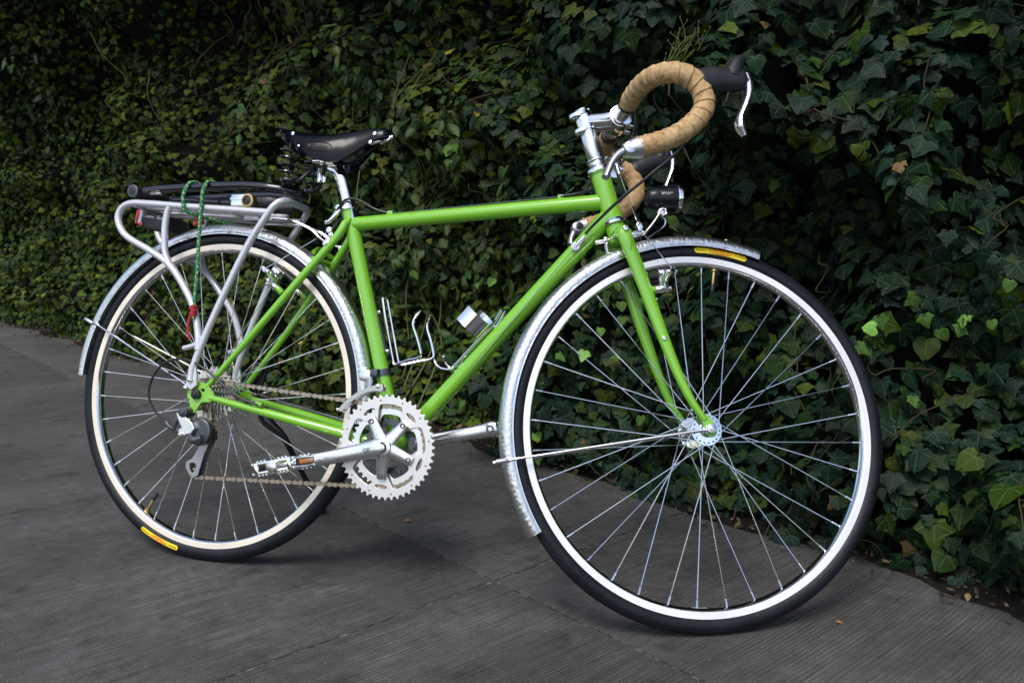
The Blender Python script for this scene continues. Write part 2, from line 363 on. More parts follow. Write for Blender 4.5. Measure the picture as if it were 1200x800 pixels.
# ------------------------------------------------------------------ the ivy bank: surface off(a, h)
def base(a): return np.interp(a, [-9, -5.6, -4.1, -2.6, -1.4, -.5, 3], [.62, .70, .80, .86, .93, 1.08, 1.10])
_w = [(rng.normal(size=2), rng.uniform(0, 6.28), L_, A_) for L_, A_ in ((.95, .06), (.8, .05), (.5, .045), (.42, .04), (.27, .03), (.2, .022))for _ in (0, 1)]
def rel(a, h):
    s = 0
    for d, p, L_, A_ in _w: d = d / np.hypot(*d); s = s + A_ * np.sin((a * d[0] + h * d[1]) * 2 * PI / L_ + p)
    return s
HOL = [(-2.1, 1.75, .95, .42, .55), (-3.9, 1.35, .7, .3, .22), (-.55, 1.55, .4, .28, .3)]
def off(a, h):
    a = np.asarray(a, float); h = np.asarray(h, float)
    o = base(a) + .05 * h + rel(a, h) * np.clip(h * 3 + .25, .25, 1) - .06 * np.exp(-h / .12)
    o = o - .85 * np.clip((h - 1.15) / 1.5, 0, 1) ** 1.2 * np.clip((1.5 - a) / 2.0, .45, 1.1)  # upper bank bulges outward, an added overhang shaped to shade the hedge top
    for ca, ch, sa, sh, dp in HOL: o = o + dp * np.exp(-((a - ca) / sa) ** 2 - ((h - ch) / sh) ** 2)
    return o
g = MB(); na, nh = 240, 34; vs_ = []
for i in range(na):
    for j in range(nh):
        a = -18 + 21.2 * i / (na - 1); h = 2.7 * j / (nh - 1); vs_.append(G(a, float(off(a, h)) + .22 + .05 * rnd.random(), h - .02))
f_ = [(i * nh + j, (i + 1) * nh + j, (i + 1) * nh + j + 1, i * nh + j + 1) for i in range(na - 1) for j in range(nh - 1)]
k0 = len(vs_)
for i in range(na): a = -18 + 21.2 * i / (na - 1); vs_ += [G(a, 4.5, 2.9), G(a, 4.6, -.05)]
f_ += [(i * nh + nh - 1, (i + 1) * nh + nh - 1, k0 + 2 * i + 2, k0 + 2 * i) for i in range(na - 1)] + [(k0 + 2 * i, k0 + 2 * i + 2, k0 + 2 * i + 3, k0 + 2 * i + 1) for i in range(na - 1)]
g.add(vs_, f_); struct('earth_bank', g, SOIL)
g = MB(); vs_ = []; nb = 420
for i in range(nb):
    a = -18 + 21.2 * i / (nb - 1)
    for t, hh in ((0, .0005), (.3, .006), (.6, .016), (1, .03)):
        o = float(base(a)) - .10 + .03 * math.sin(a * 9) + .03 * rnd.random() + t * .35; vs_.append(G(a, o, hh + (rnd.random() * .008 if t else 0)))
g.add(vs_, [(i * 4 + j, (i + 1) * 4 + j, (i + 1) * 4 + j + 1, i * 4 + j + 1) for i in range(nb - 1) for j in range(3)]); struct('soil_verge', g, SOIL)

# leaf templates: tip at -Y, petiole at the origin; returns (verts, faces)
def template(half, spine, fold, curl, wob, seed):
    r = np.random.default_rng(seed); half = np.array(half, float)
    out = [(x * (1 + r.normal() * .07), y + r.normal() * .03) for x, y in half]; left = [(-x * (1 + r.normal() * .07), y + r.normal() * .03) for x, y in half]
    sp = [(0, y) for y in spine]; ns = len(sp); nhf = len(half); mids = lambda o: [(x * .55, y * .62 + (-.12 if y > -.1 else -.16)) for x, y in o]
    P = sp + out + left + mids(out) + mids(left); P = np.array(P); z = np.zeros(len(P))
    z = -fold * np.abs(P[:, 0]) - curl * (P[:, 1] + .25) ** 2 + wob * np.sin(P[:, 0] * 7 + seed) * np.cos(P[:, 1] * 6)
    z[ns + 2 * nhf:] += fold * .22
    v = np.stack([P[:, 0], P[:, 1], z], 1); f = []
    for sd in (0, 1):
        O = ns + sd * nhf; Mi = ns + 2 * nhf + sd * nhf
        for i in range(nhf - 1): f.append((O + i, O + i + 1, Mi + i + 1, Mi + i))
        # connect mids to spine
        idx = [min(ns - 1, int(round(k))) for k in np.linspace(0, ns - 1, nhf)]
        for i in range(nhf - 1):
            a_, b_ = idx[i], idx[i + 1]
            f.append((Mi + i, Mi + i + 1, b_) if a_ == b_ else (Mi + i, Mi + i + 1, b_, a_))
        f.append((O, Mi, 0)); f.append((O + nhf - 1, ns - 1, Mi + nhf - 1))
        f = [q if not sd else q[::-1] for q in f[-(2 * (nhf - 1) + 2):]] if sd == 0 else f[:2 * (nhf - 1) + 2] + [q[::-1] for q in f[2 * (nhf - 1) + 2:]]
    tri = []
    for q in f: tri += [q] if len(q) == 3 else [(q[0], q[1], q[2]), (q[0], q[2], q[3])]
    uv = np.stack([v[:, 0] * .5 + .5, v[:, 1] * .5 + .8], 1)
    return v, np.array(tri), uv
H5 = [(.10, .14), (.36, .17), (.44, -.02), (.66, -.26), (.37, -.44), (.21, -.74), (0.02, -1.0)]
H5b = [(.12, .18), (.44, .12), (.42, -.10), (.58, -.36), (.36, -.46), (.24, -.66), (0.02, -.88)]
H3 = [(.08, .08), (.30, .10), (.50, -.08), (.62, -.20), (.36, -.42), (.18, -.70), (0.02, -.95)]
HP = [(.10, .12), (.34, .14), (.50, -.05), (.55, -.28), (.42, -.50), (.22, -.74), (0.02, -.92)]
OV = [(.03, .02), (.16, -.10), (.27, -.28), (.29, -.46), (.23, -.66), (.11, -.85), (0.01, -1.0)]
TI = [template(h, (0, -.3, -.6, -.92), fo, cu, wo, sd) for sd, (h, fo, cu, wo) in enumerate([(H5, .12, .12, .015), (H5, .05, .18, .02), (H5b, .16, .1, .015), (H5b, .08, .15, .02), (H3, .12, .12, .015), (HP, .10, .15, .02), (HP, -.05, .2, .02), (H3, .03, .05, .02)])]
TO = [template(OV, (0, -.3, -.6, -.92), fo, cu, .02, 20 + k) for k, (fo, cu) in enumerate([(.3, .25), (.15, .4), (.45, .1)])]
def frames(nrm, tip):
    z = nrm / np.linalg.norm(nrm, axis=1)[:, None]; y = -(tip - (tip * z).sum(1)[:, None] * z); y /= np.linalg.norm(y, axis=1)[:, None] + 1e-9
    return np.cross(y, z), y, z
def leafmesh(name, pos, nrm, tip, size, tint, ti, TM, mat, parent, kind='stuff'):
    X, Y, Zz = frames(nrm, tip); VV, FF, UU, TT = [], [], [], []; o = 0
    for k, (tv, tf, tu) in enumerate(TM):
        s = np.where(ti == k)[0]
        if not len(s): continue
        p = pos[s][:, None] + size[s][:, None, None] * (tv[None, :, 0:1] * X[s][:, None] + tv[None, :, 1:2] * Y[s][:, None] + tv[None, :, 2:3] * Zz[s][:, None])
        n = len(tv); VV.append(p.reshape(-1, 3)); FF.append((tf[None] + (np.arange(len(s)) * n)[:, None, None] + o).reshape(-1, 3)); o += n * len(s)
        UU.append(np.tile(tu, (len(s), 1))); TT.append(np.repeat(tint[s], n, 0))
    v = np.concatenate(VV); f = np.concatenate(FF); uv = np.concatenate(UU); tt = np.concatenate(TT)
    me = bpy.data.meshes.new(name); me.vertices.add(len(v)); me.vertices.foreach_set("co", v.ravel()); me.loops.add(f.size); me.loops.foreach_set("vertex_index", f.ravel())
    me.polygons.add(len(f)); me.polygons.foreach_set("loop_start", np.arange(len(f)) * 3); me.polygons.foreach_set("use_smooth", np.ones(len(f), bool)); me.update(calc_edges=True)
    l = me.uv_layers.new(name="UVMap"); l.data.foreach_set("uv", uv[f.ravel()].ravel())
    at = me.color_attributes.new("tint", 'FLOAT_COLOR', 'POINT'); at.data.foreach_set("color", np.concatenate([tt, np.ones((len(tt), 1))], 1).ravel())
    me.materials.append(mat); ob = bpy.data.objects.new(name, me); link(ob, name, kind=kind)
    if parent is not None: ob.parent = parent
    return ob
CAMP = np.array(camo.matrix_world.translation); CR = np.array(camo.matrix_world.to_3x3())
def project(p):
    q = (p - CAMP) @ CR; return 600 + 983.5 * q[:, 0] / -q[:, 2], 400 - 983.5 * q[:, 1] / -q[:, 2], -q[:, 2]

hedge = empty('ivy_hedge', Matrix.Identity(4), label='tall bank of dark green ivy leaves rising behind the bicycle along the pavement', cat='hedge')
def surfn(a, h):
    e = .03; da = (off(a + e, h) - off(a - e, h)) / (2 * e); dh = (off(a, h + e) - off(a, np.maximum(h - e, 0))) / (2 * e)
    n = -W[None] + da[:, None] * U[None] + dh[:, None] * Z[None]; return n / np.linalg.norm(n, axis=1)[:, None]
def scatter(n, amin, amax, hmax, smin, smax, dens, deep=.17):
    a = rng.uniform(amin, amax, n); h = hmax * rng.uniform(0, 1, n) ** 1.0
    keep = (rng.random(n) < dens(a, h)); a, h = a[keep], h[keep]; n = len(a)
    d = np.abs(rng.normal(0, 1, n)) * deep * .5 - .015; d = np.minimum(d, deep * 1.3)
    sz = rng.uniform(0, 1, n) ** 1.6 * (smax - smin) + smin; nr = surfn(a, h)
    o = off(a, h) + d; pos = a[:, None] * U + o[:, None] * W + h[:, None] * Z
    nr = nr * .9 + Z[None] * rng.uniform(.0, .55, n)[:, None] + rng.normal(0, .21, (n, 3))
    tip = -Z[None] * .9 + nr * .25 + rng.normal(0, .55, (n, 3)); return a, h, d, pos, nr, tip, sz
def hollow(a, h): return sum(np.exp(-((a - ca) / sa) ** 2 - ((h - ch) / sh) ** 2) * k for (ca, ch, sa, sh, dp), k in zip(HOL, (.85, .4, .6)))
patch = lambda a, h: .5 + .5 * np.sin(a * 5.1 + 2 * np.sin(h * 3.7 + 1)) * np.sin(h * 6.3 + 1.7 * np.sin(a * 2.9))
dens = lambda a, h: np.clip(1 - hollow(a, h), .12, 1) * (.72 + .28 * patch(a, h))
PALI = np.array([(.0052, .0175, .0056), (.0060, .0196, .0088), (.0110, .0275, .0048), (.022, .043, .0045), (.0056, .0182, .0115), (.031, .051, .0045)])
PALB = np.array([(.020, .042, .009), (.028, .056, .011), (.017, .034, .010), (.038, .068, .013)])
def tints(n, pal, p=None, j=.22):
    t = pal[rng.choice(len(pal), n, p=p)]; return t * np.exp(rng.normal(0, j, (n, 1))) * np.exp(rng.normal(0, .07, (n, 3)))
# right-hand part: large dark ivy; middle; far left: small leaves
parts_ = []
for n, amin, amax, hm, s0, s1, pal in ((30000, -.35, 3.0, 2.6, .024, .058, (.27, .27, .17, .08, .17, .04)), (26000, -1.9, -.1, 2.6, .018, .044, (.17, .18, .25, .22, .03, .15)), (16000, -18, -8, 2.7, .03, .06, (.12, .14, .25, .26, .03, .20)), (54000, -8, -1.7, 2.7, .018, .042, (.12, .14, .25, .26, .03, .20))):
    a, h, d, pos, nr, tip, sz = scatter(n, amin, amax, hm, s0, s1, dens)
    parts_.append((a, h, d, pos, nr, tip, sz, tints(len(a), PALI, pal) * (np.array([1.7, 1.5, .85]) if amax < -1 else np.array([1.6, 1.35, 1.0]) if amax < 0 else np.array([.95, .97, 1.08]))))
a, h, d, pos, nr, tip, sz, ti_ = [np.concatenate(q) for q in zip(*parts_)]
old = rng.random(len(a)) < .004; ti_[old] = np.array([.11, .07, .03]) * rng.uniform(.5, 1.3, (old.sum(), 1)); yel = rng.random(len(a)) < .0006; ti_[yel] = (.30, .26, .04)
# young bright shoots seen in the photograph
YS = [(1.04, .50, 6), (1.11, .47, 4), (.92, .48, 4), (.94, .44, 2), (-.5, .50, 6), (.36, .60, 5), (.13, .46, 6), (.08, .33, 4), (-.02, .1, 4), (-.12, .17, 4), (.48, 1.07, 5), (.1, .80, 3), (.38, 1.13, 3), (-.45, .92, 4), (.52, .98, 3), (.3, .14, 3), (.05, .62, 3), (-.9, .3, 5), (-1.1, .9, 6), (.42, .55, 3), (-.35, .42, 5)]
ya, yh = [], []
for ca, ch, k in YS:
    for _ in range(k): ya.append(ca + rng.normal(0, .035)); yh.append(max(.03, ch + rng.normal(0, .04)))
ya, yh = np.array(ya), np.array(yh); m_ = len(ya); yn = surfn(ya, yh) + rng.normal(0, .25, (m_, 3)) + Z * .3
yo = off(ya, yh) - rng.uniform(.03, .06, m_); yp = ya[:, None] * U + yo[:, None] * W + yh[:, None] * Z
yt = np.array([(.065, .135, .025)]) * np.exp(rng.normal(0, .4, (m_, 1)))
pos = np.concatenate([pos, yp]); nr = np.concatenate([nr, yn]); tip = np.concatenate([tip, -Z + rng.normal(0, .5, (m_, 3))]); sz = np.concatenate([sz, rng.uniform(.02, .034, m_)]); ti_ = np.concatenate([ti_, yt]); d = np.concatenate([d, np.full(m_, -.03)])
tk = rng.integers(0, len(TI), len(pos))
px, py, dz = project(pos); inv = (dz > .2) & (px > 5) & (px < 1195) & (py > 5) & (py < 700) & (d < .035)
score = np.where(inv, sz / np.maximum(dz, .1), 0); big = np.argsort(-score)[:300]; rest = np.ones(len(pos), bool); rest[big] = False
leafmesh('foliage', pos[rest], nr[rest], tip[rest], sz[rest], ti_[rest], tk[rest], TI, IVY, hedge)
lib = {}
X_, Y_, Z_ = frames(nr[big], tip[big])
allp = np.concatenate([PALI, np.array([(.085, .16, .035), (.05, .105, .022), (.09, .06, .03)])])
for q, k in enumerate(big):
    c = int(np.argmin(((allp - ti_[k]) ** 2).sum(1))); key = (int(tk[k]), c)
    if key not in lib:
        tv, tf, tu = TI[key[0]]; me = mesh_of('leaf', tv, [tuple(int(i) for i in t) for t in tf], tu, IVY, 0)
        at = me.color_attributes.new("tint", 'FLOAT_COLOR', 'POINT'); at.data.foreach_set("color", np.tile([*allp[c], 1.], len(tv))); lib[key] = me
    o = bpy.data.objects.new('leaf', lib[key]); C.objects.link(o); o.parent = hedge
    m3 = np.stack([X_[q], Y_[q], Z_[q]], 1) * sz[k]; o.matrix_basis = Matrix([[*m3[i], pos[k][i]] for i in range(3)] + [[0, 0, 0, 1]])
# broad-leaved climber mixed into the bank, and the shrub at the upper left
climb = empty('climbing_shrub', Matrix.Translation(Vector(G(-.7, 1.0, 0))), ab=G(-.7, 1.0, 0), label='mid green climber with pointed oval leaves growing through the ivy behind the top tube', cat='climbing plant')
def offset_parent(o, p): o.location = Vector(-AB[p])
n = 620; a = np.concatenate([rng.normal(-.62, .22, n // 2), rng.normal(-1.05, .2, n // 2)]); h = np.concatenate([rng.normal(.72, .2, n // 2), rng.normal(1.0, .35, n // 2)]).clip(.05, 2)
nn = surfn(a, h) + rng.normal(0, .4, (n, 3)) + Z * .25; o_ = off(a, h) - rng.uniform(-.02, .05, n)
lo = leafmesh('foliage', a[:, None] * U + o_[:, None] * W + h[:, None] * Z, nn, -Z + rng.normal(0, .5, (n, 3)), rng.uniform(.03, .062, n), tints(n, PALB), rng.integers(0, 3, n), TO, BROAD, climb); offset_parent(lo, climb)
shrub = empty('overhanging_shrub', Matrix.Translation(Vector(G(-4.3, .7, 0))), ab=G(-4.3, .7, 0), label='loose grey green shrub leaning out of the bank at the upper left', cat='shrub')
n = 900; a = rng.normal(-5.2, .55, n); h = rng.normal(2.0, .3, n).clip(.9, 2.7); nn = -W * .7 + Z * .6 + rng.normal(0, .5, (n, 3)); o_ = off(a, h) - rng.uniform(-.05, .16, n)
lo = leafmesh('foliage', a[:, None] * U + o_[:, None] * W + h[:, None] * Z, nn, -Z + rng.normal(0, .6, (n, 3)), rng.uniform(.04, .10, n), tints(n, np.array([(.040, .062, .032), (.040, .070, .022), (.028, .050, .022), (.06, .09, .045)])), rng.integers(0, 3, n), TO, BROAD, shrub); offset_parent(lo, shrub)
def stem(mb, a, h, a2, h2, r, jit=.02, out=.0):
    P = []; m = 7
    for i in range(m):
        t = i / (m - 1); aa = a + (a2 - a) * t + rnd.gauss(0, jit); hh = h + (h2 - h) * t + rnd.gauss(0, jit * .6); P.append(G(aa, float(off(aa, max(hh, 0))) - out * math.sin(PI * min(1, t + .15)) + rnd.uniform(-.01, .03), hh))
    mb.tube(spl(P, 4), [r, r * .8, r * .5], 5)
sb = MB()
for _ in range(4): a = rnd.gauss(-5.2, .3); stem(sb, a, 1.3, a + rnd.gauss(0, .2), 2.4, .006, .03)
obj('branch', sb, TWIG, shrub)
sb = MB()
for _ in range(6): a = rnd.gauss(-.8, .25); stem(sb, a, .05, a + rnd.gauss(0, .2), 1.3, .0035, .02)
obj('stem', sb, VINE, climb)
for a, h, a2, h2 in ((-2.6, 1.95, -2.5, 1.2), (-2.25, 2.0, -2.15, 1.45), (-2.0, 1.9, -2.3, 1.0), (-3.2, 1.7, -3.0, 1.0), (-3.1, 1.05, -2.8, .45), (-2.9, 1.5, -2.75, 1.15), (-1.7, 1.8, -1.75, 1.1), (-1.45, 1.7, -1.5, .9), (-1.25, 1.75, -1.2, 1.1), (.08, 1.05, .13, .62), (-.3, .3, .05, .52), (.62, .62, .66, .50), (-1.9, 2.0, -1.95, 1.3), (-2.35, 1.9, -2.45, 1.5)):
    mb = MB(); stem(mb, a, h, a2, h2, .0032, .018, .05 if a < -1 else .045); obj('vine', mb, VINE if a < -1.6 or a > .4 else TWIG, hedge)
mb = MB()
for _ in range(34):
    a = .60 + rnd.gauss(0, .018); h = .96 + rnd.uniform(0, .10); q = G(a, float(off(a, h)) - .055, h); e_ = q + G(rnd.gauss(.012, .014), rnd.gauss(0, .012), 0) + Z * rnd.uniform(.015, .05)
    mb.tube(spl([q, (q + e_) / 2 + V(rnd.gauss(0, .004), 0, 0), e_], 3), [.0009, .0005], 4); mb.tube([e_, e_ + V(.001, 0, .004)], [.0014, .0006], 4)
obj('seed_sprig', mb, VINE, hedge, kind='stuff')
for a, h, a2, h2 in ((.66, 1.02, .67, .93), (.66, 1.02, .63, .985), (.76, 1.01, .83, 1.06), (.545, .99, .55, .92)):
    mb = MB(); mb.tube([G(a, float(off(a, h)) - .05, h), G((a + a2) / 2 + .003, float(off(a, h)) - .058, (h + h2) / 2), G(a2, float(off(a2, h2)) - .045, h2)], [.0028, .0024, .0018], 6); obj('dead_twig', mb, TWIG, hedge)
mb = MB()
for _ in range(420):
    a = rnd.uniform(-3.6, 1.5) if rnd.random() < .6 else rnd.gauss(-2.1, .6); h = rnd.uniform(.02, 1.7) if a > -1.4 else rnd.uniform(.3, 2.2); L_ = rnd.uniform(.08, .35); t = rnd.gauss(0, .9)
    stem(mb, a, h, a + L_ * math.sin(t), h - L_ * math.cos(t), rnd.uniform(.001, .0026), .012, .01)
obj('twigs', mb, TWIG, hedge, kind='stuff')
# litter: crumbs, torn dry leaves at the foot of the bank
n = 1500; a = rng.uniform(-7, 2.2, n); o_ = base(a) - .07 + rng.normal(0, .045, n) + .03 * np.sin(a * 9); p_ = a[:, None] * U + o_[:, None] * W + np.full((n, 1), .012) * Z
leafmesh('leaf_litter', p_, Z + rng.normal(0, .5, (n, 3)), rng.normal(0, 1, (n, 3)), rng.uniform(.004, .022, n), tints(n, np.array([(.09, .06, .03), (.05, .035, .02), (.12, .09, .05), (.03, .025, .015)])), rng.integers(0, 3, n), TO, DEADL, None)
n = 1000; a = rng.uniform(-3.5, 2, n); o_ = rng.uniform(-.9, 1.05, n); p_ = a[:, None] * U + o_[:, None] * W + np.full((n, 1), .002) * Z
leafmesh('pavement_debris', p_, Z + rng.normal(0, .3, (n, 3)), rng.normal(0, 1, (n, 3)), rng.uniform(.0010, .0045, n), tints(n, np.array([(.2, .17, .12), (.03, .022, .015), (.02, .018, .016), (.10, .07, .04), (.02, .018, .014)])), rng.integers(0, 3, n), TO, DEADL, None)
def fallen(px_, label, size, col, nrm, tipd, k=0, lift=.012, oval=True):
    TMx = TO if oval else TI; tv, tf, tu = TMx[k]; v = tv.copy(); v[:, 2] += .35 * (v[:, 0] ** 2) * 2; me = mesh_of('dry_leaf', v, [tuple(int(i) for i in t) for t in tf], tu, DEADL, 0)
    at = me.color_attributes.new("tint", 'FLOAT_COLOR', 'POINT'); at.data.foreach_set("color", np.tile([*col, 1.], len(tv)))
    o = bpy.data.objects.new('dry_leaf', me); link(o, '', label, 'dry leaf', 'dry leaves fallen on the pavement')
    X, Y, Zq = frames(V(*nrm)[None], V(*tipd)[None]); m3 = np.stack([X[0], Y[0], Zq[0]], 1) * size
    o.matrix_world = Matrix([[*m3[i], (px_[0], px_[1], lift)[i]] for i in range(3)] + [[0, 0, 0, 1]])
fallen((1.205, .555), 'large curled grey brown dry leaf standing at the ivy edge inside the front wheel', .062, (.17, .13, .09), (.2, -1, .2), (.1, 0, -1), 0, .07)
fallen((1.39, .435), 'small orange brown dry leaf on the concrete right of the front wheel', .028, (.26, .13, .06), (0, -.5, 1), (1, .2, 0), 1)
fallen((1.40, .485), 'reddish dry leaf tucked under the ivy edge right of the front wheel', .04, (.24, .10, .05), (.1, -.5, 1), (-1, .2, 0), 2)
fallen((1.491, .41), 'pale olive curled dry leaf at the lower right below the ivy', .05, (.2, .19, .1), (0, -.4, 1), (1, -.3, 0), 0, .012, False)
fallen((1.53, .37), 'pale olive torn dry leaf nearest the right edge of the picture', .035, (.2, .2, .11), (.2, -.3, 1), (.6, -1, 0), 2, .012, False)
fallen((1.232, .094), 'tiny rust coloured leaf scrap lying in front of the front wheel', .012, (.3, .14, .06), (0, -.3, 1), (1, 0, 0), 1, .004)
fallen((.30, .33), 'rust coloured dry leaf on the concrete seen through the rear wheel', .018, (.24, .12, .05), (0, -.3, 1), (1, .5, 0), 1, .006)

# ================================================================== the bicycle
bike = empty('bicycle', M0, label='green touring bicycle with drop handlebar, silver mudguards and rear rack, leaning on its kickstand', cat='bicycle')
mir = lambda P: [V(p[0], -p[1], p[2]) for p in P]
ST0 = V(.275, 0, .733); std = unit(ST0 - BB)
# ---- frame
f = MB()
f.tube([BB, ST0], .0145, 24)
f.tube([V(.2835, 0, .7045), V(.797, 0, .7485)], .0145, 24)
HT = SP(.5005); HB = SP(.407)
f.tube([HB, HB + (HT - HB) * .03, HB + (HT - HB) * .031, HB + (HT - HB) * .97, HB + (HT - HB) * .971, HT], [.0195, .0195, .0182, .0182, .0195, .0195], 28)
DT0 = V(.8085, 0, .722); f.tube([BB, DT0], .0162, 24)
f.cyl(BB + V(0, -.035, 0), BB + V(0, .035, 0), .0215, n=24)
for s in (-1, 1):
    f.tube(spl([BB + V(-.012, s * .020, -.002), V(.33, s * .030, .285), V(.22, s * .047, .305), V(.1, s * .059, .326), V(.03, s * .064, .338)], 5), [.0105, .0105, .0095, .0075, .006], 14)
    f.tube(spl([ST0 + V(.004, s * .017, -.028), V(.262, s * .026, .669), V(.19, s * .042, .574), V(.1, s * .056, .458), V(.018, s * .063, .358)], 5), [.0085, .0085, .008, .007, .0055], 14)
    f.tube([ST0 + V(.0115, s * .012, -.018), ST0 + V(.004, s * .017, -.030)], [.004, .0085], 12)
    # cantilever brake boss on the stay
    f.cyl(V(.165, s * .046, .556), V(.138, s * .046, .578), .0065, n=12)
    o_ = spl([(-.02, .358), (-.004, .366), (.014, .366), (.032, .352), (.04, .338), (.03, .330), (.012, .328), (.004, .318), (-.004, .306), (-.014, .31), (-.016, .328), (-.024, .34)], 4, True)
    hole = [(.012 + .006 * math.cos(t), .352 + .004 * math.sin(t)) for t in np.linspace(0, 2 * PI, 12, endpoint=False)]
    f.plate([[(p[0], p[1]) for p in o_], hole], .005, y=s * .065, bev=.0008)
f.tube([V(.222, -.036, .628), V(.222, .036, .628)], .0055, 10)
f.tube([V(.225, -.04, .641), V(.21, 0, .655), V(.225, .04, .641)], .0045, 10)
f.tube([V(.33, -.028, .285), V(.33, .028, .285)], .006, 10)
FRAME = obj('frame', f, GREEN, bike)
for x in (.367, .716):
    mb = MB(); z = .7045 + (x - .2835) * .0857 + .0165; mb.box((x, 0, z), .012, .007, .008, bev=.0015); obj('cable_stop', mb, GREEN, FRAME)
mb = MB(); mb.tube([V(.135, -.062, .334), V(.15, -.0625, .331)], .0045, 10); obj('cable_stop', mb, GREEN, FRAME)
for s in (-1, 1):
    mb = MB(); c = V(.755, s * .0155, .661); d = unit(DT0 - BB)
    mb.cyl(c + V(0, s * -.002, 0), c + V(0, s * .009, 0), .0085, n=14); mb.tube([c + d * .0 + V(0, s * .006, 0), c + d * .012 + V(0, s * .008, 0), c + d * .024 + V(0, s * .008, 0)], [.006, .005, .0042], 12)
    obj('down_tube_cable_stop', mb, SATIN, FRAME)
mb = MB(); mb.cyl(ST0 + std * -.001, ST0 + std * .012, .0172, n=24); mb.cyl(ST0 + V(-.014, -.010, .006), ST0 + V(-.014, .010, .006), .0055); mb.cyl(ST0 + V(-.02, -.011, .004), ST0 + V(-.02, -.014, .004), .005)
mb.tube(spl([ST0 + V(-.016, -.011, .001), ST0 + V(-.024, -.013, -.012), ST0 + V(-.036, -.013, -.024), ST0 + V(-.045, -.012, -.026)], 4), [.0055, .0062, .005, .0045], 10, flat=.6)
obj('seat_clamp', mb, CHROME, FRAME)
# ---- seatpost
p = MB(); b0 = ST0 + V(0, 0, .006)
p.tube(spl([b0 - std * .03, V(.2645, 0, .769), V(.2535, 0, .796), V(.243, 0, .813), V(.224, 0, .820)], 6), [.0136, .0136, .0136, .0132, .0125, .0115], 22, flat=[1, 1, 1, .95, .85])
p.cyl(V(.213, 0, .806), V(.213, 0, .79), .0052)
SPO = obj('seatpost', p, CHROME, bike)
mb = MB(); mb.box((.222, 0, .828), .046, .048, .010, bev=.003, rot=rod(V(0, 1, 0), .06)); mb.box((.224, 0, .840), .034, .052, .006, bev=.002)
for s in (-1, 1): mb.cyl(V(.224, s * .017, .832), V(.224, s * .032, .832), .0085, n=14); mb.tube([V(.20, s * .024, .829), V(.246, s * .024, .831)], .006, 10)
mb.cyl(V(.203, -.002, .82), V(.203, -.002, .79), .0048); mb.cyl(V(.234, 0, .825), V(.232, -0, .856), .0045)
obj('saddle_clamp', mb, CHROME, SPO)
# ---- saddle
ul = [0, .03, .08, .16, .28, .40, .52, .62, .72, .82, .92, .975, 1.0]
wl = [.060, .070, .074, .0745, .070, .059, .046, .036, .028, .0225, .0195, .016, .007]; zl = [.893, .8945, .8945, .892, .8885, .887, .889, .892, .896, .8995, .900, .897, .889]
dl = [.010, .016, .024, .033, .047, .060, .068, .066, .052, .037, .026, .02, .008]; xr = lambda u, v: .118 + (.356 - .118) * u + .030 * (abs(v) ** 2.2) * max(0, 1 - u * 2.5)
nu, nv = 42, 29; vs_ = []
for i in range(nu):
    u = i / (nu - 1); ww, zc, dd = (np.interp(u, ul, q) for q in (wl, zl, dl))
    for j in range(nv):
        v = -1 + 2 * j / (nv - 1); th = v * PI / 2
        y = ww * math.copysign(abs(math.sin(th)) ** .85, th); z = zc - dd * (1 - math.cos(th) ** 1.0) ** 1.15 - .25 * dd * abs(v) ** 3 * 0
        flare = .004 * max(0, abs(v) - .8) / .2 * (1 if u < .3 else 0); vs_.append((xr(u, v), y + math.copysign(flare, v), z))
VG = np.array(vs_).reshape(nu, nv, 3); du = np.gradient(VG, axis=0); dv = np.gradient(VG, axis=1); NG = np.cross(dv, du); NG /= np.linalg.norm(NG, axis=2)[:, :, None] + 1e-9
if NG[nu // 2, nv // 2, 2] < 0: NG = -NG
inn_ = VG - NG * .0038; ng = nu * nv
ff = [(i * nv + j, i * nv + j + 1, (i + 1) * nv + j + 1, (i + 1) * nv + j) for i in range(nu - 1) for j in range(nv - 1)]; fi = [tuple(k + ng for k in q[::-1]) for q in ff]
rimi = [j for j in range(nv)] + [i * nv + nv - 1 for i in range(1, nu)] + [(nu - 1) * nv + j for j in range(nv - 2, -1, -1)] + [i * nv for i in range(nu - 2, 0, -1)]
fr_ = [(rimi[k], rimi[(k + 1) % len(rimi)], rimi[(k + 1) % len(rimi)] + ng, rimi[k] + ng) for k in range(len(rimi))]
mb = MB(); mb.add(np.concatenate([VG.reshape(-1, 3), inn_.reshape(-1, 3)]), ff + fi + fr_)
SAD = obj('saddle', mb, LEATHER, bike, sharp=1.0)
mb = MB(); cxs, czs = .222, .853
E_ = [V(cxs + .030 * math.cos(t), -(.0655 + .002 - .10 * (abs(cxs + .03 * math.cos(t) - .19)) ** 1.0 * 1.25 * (1 if cxs + .03 * math.cos(t) > .19 else 0)) + (.0 if math.sin(t) < 0 else .003 * math.sin(t)), czs + .0105 * math.sin(t)) for t in np.linspace(0, 2 * PI, 30, endpoint=False)]
def saddle_y(x, z):                                               # y of the near flap at (x, z)
    u = min(1, max(0, (x - .118) / .238)); ww, zc, dd = (np.interp(u, ul, q) for q in (wl, zl, dl)); k = min(1., max(0., (zc - z) / dd)) ** (1 / 1.15); th = math.acos(max(0., min(1., 1 - k)))
    return -ww * math.sin(th) ** .85
mb.tube([V(.222 + .026 * math.cos(t), saddle_y(.222 + .026 * math.cos(t), .852 + .010 * math.sin(t)) - .0004, .852 + .010 * math.sin(t)) for t in np.linspace(0, 2 * PI, 32, endpoint=False)], .0009, 6, closed=True)
mb.text("BROOKS", .0115, lambda v: np.array([(.222 + q[0], saddle_y(.222 + q[0], .852 + q[1] * .9) - .0006 - q[2], .852 + q[1] * .9) for q in v]), .0004)
obj('badge', mb, LEATHER, SAD)
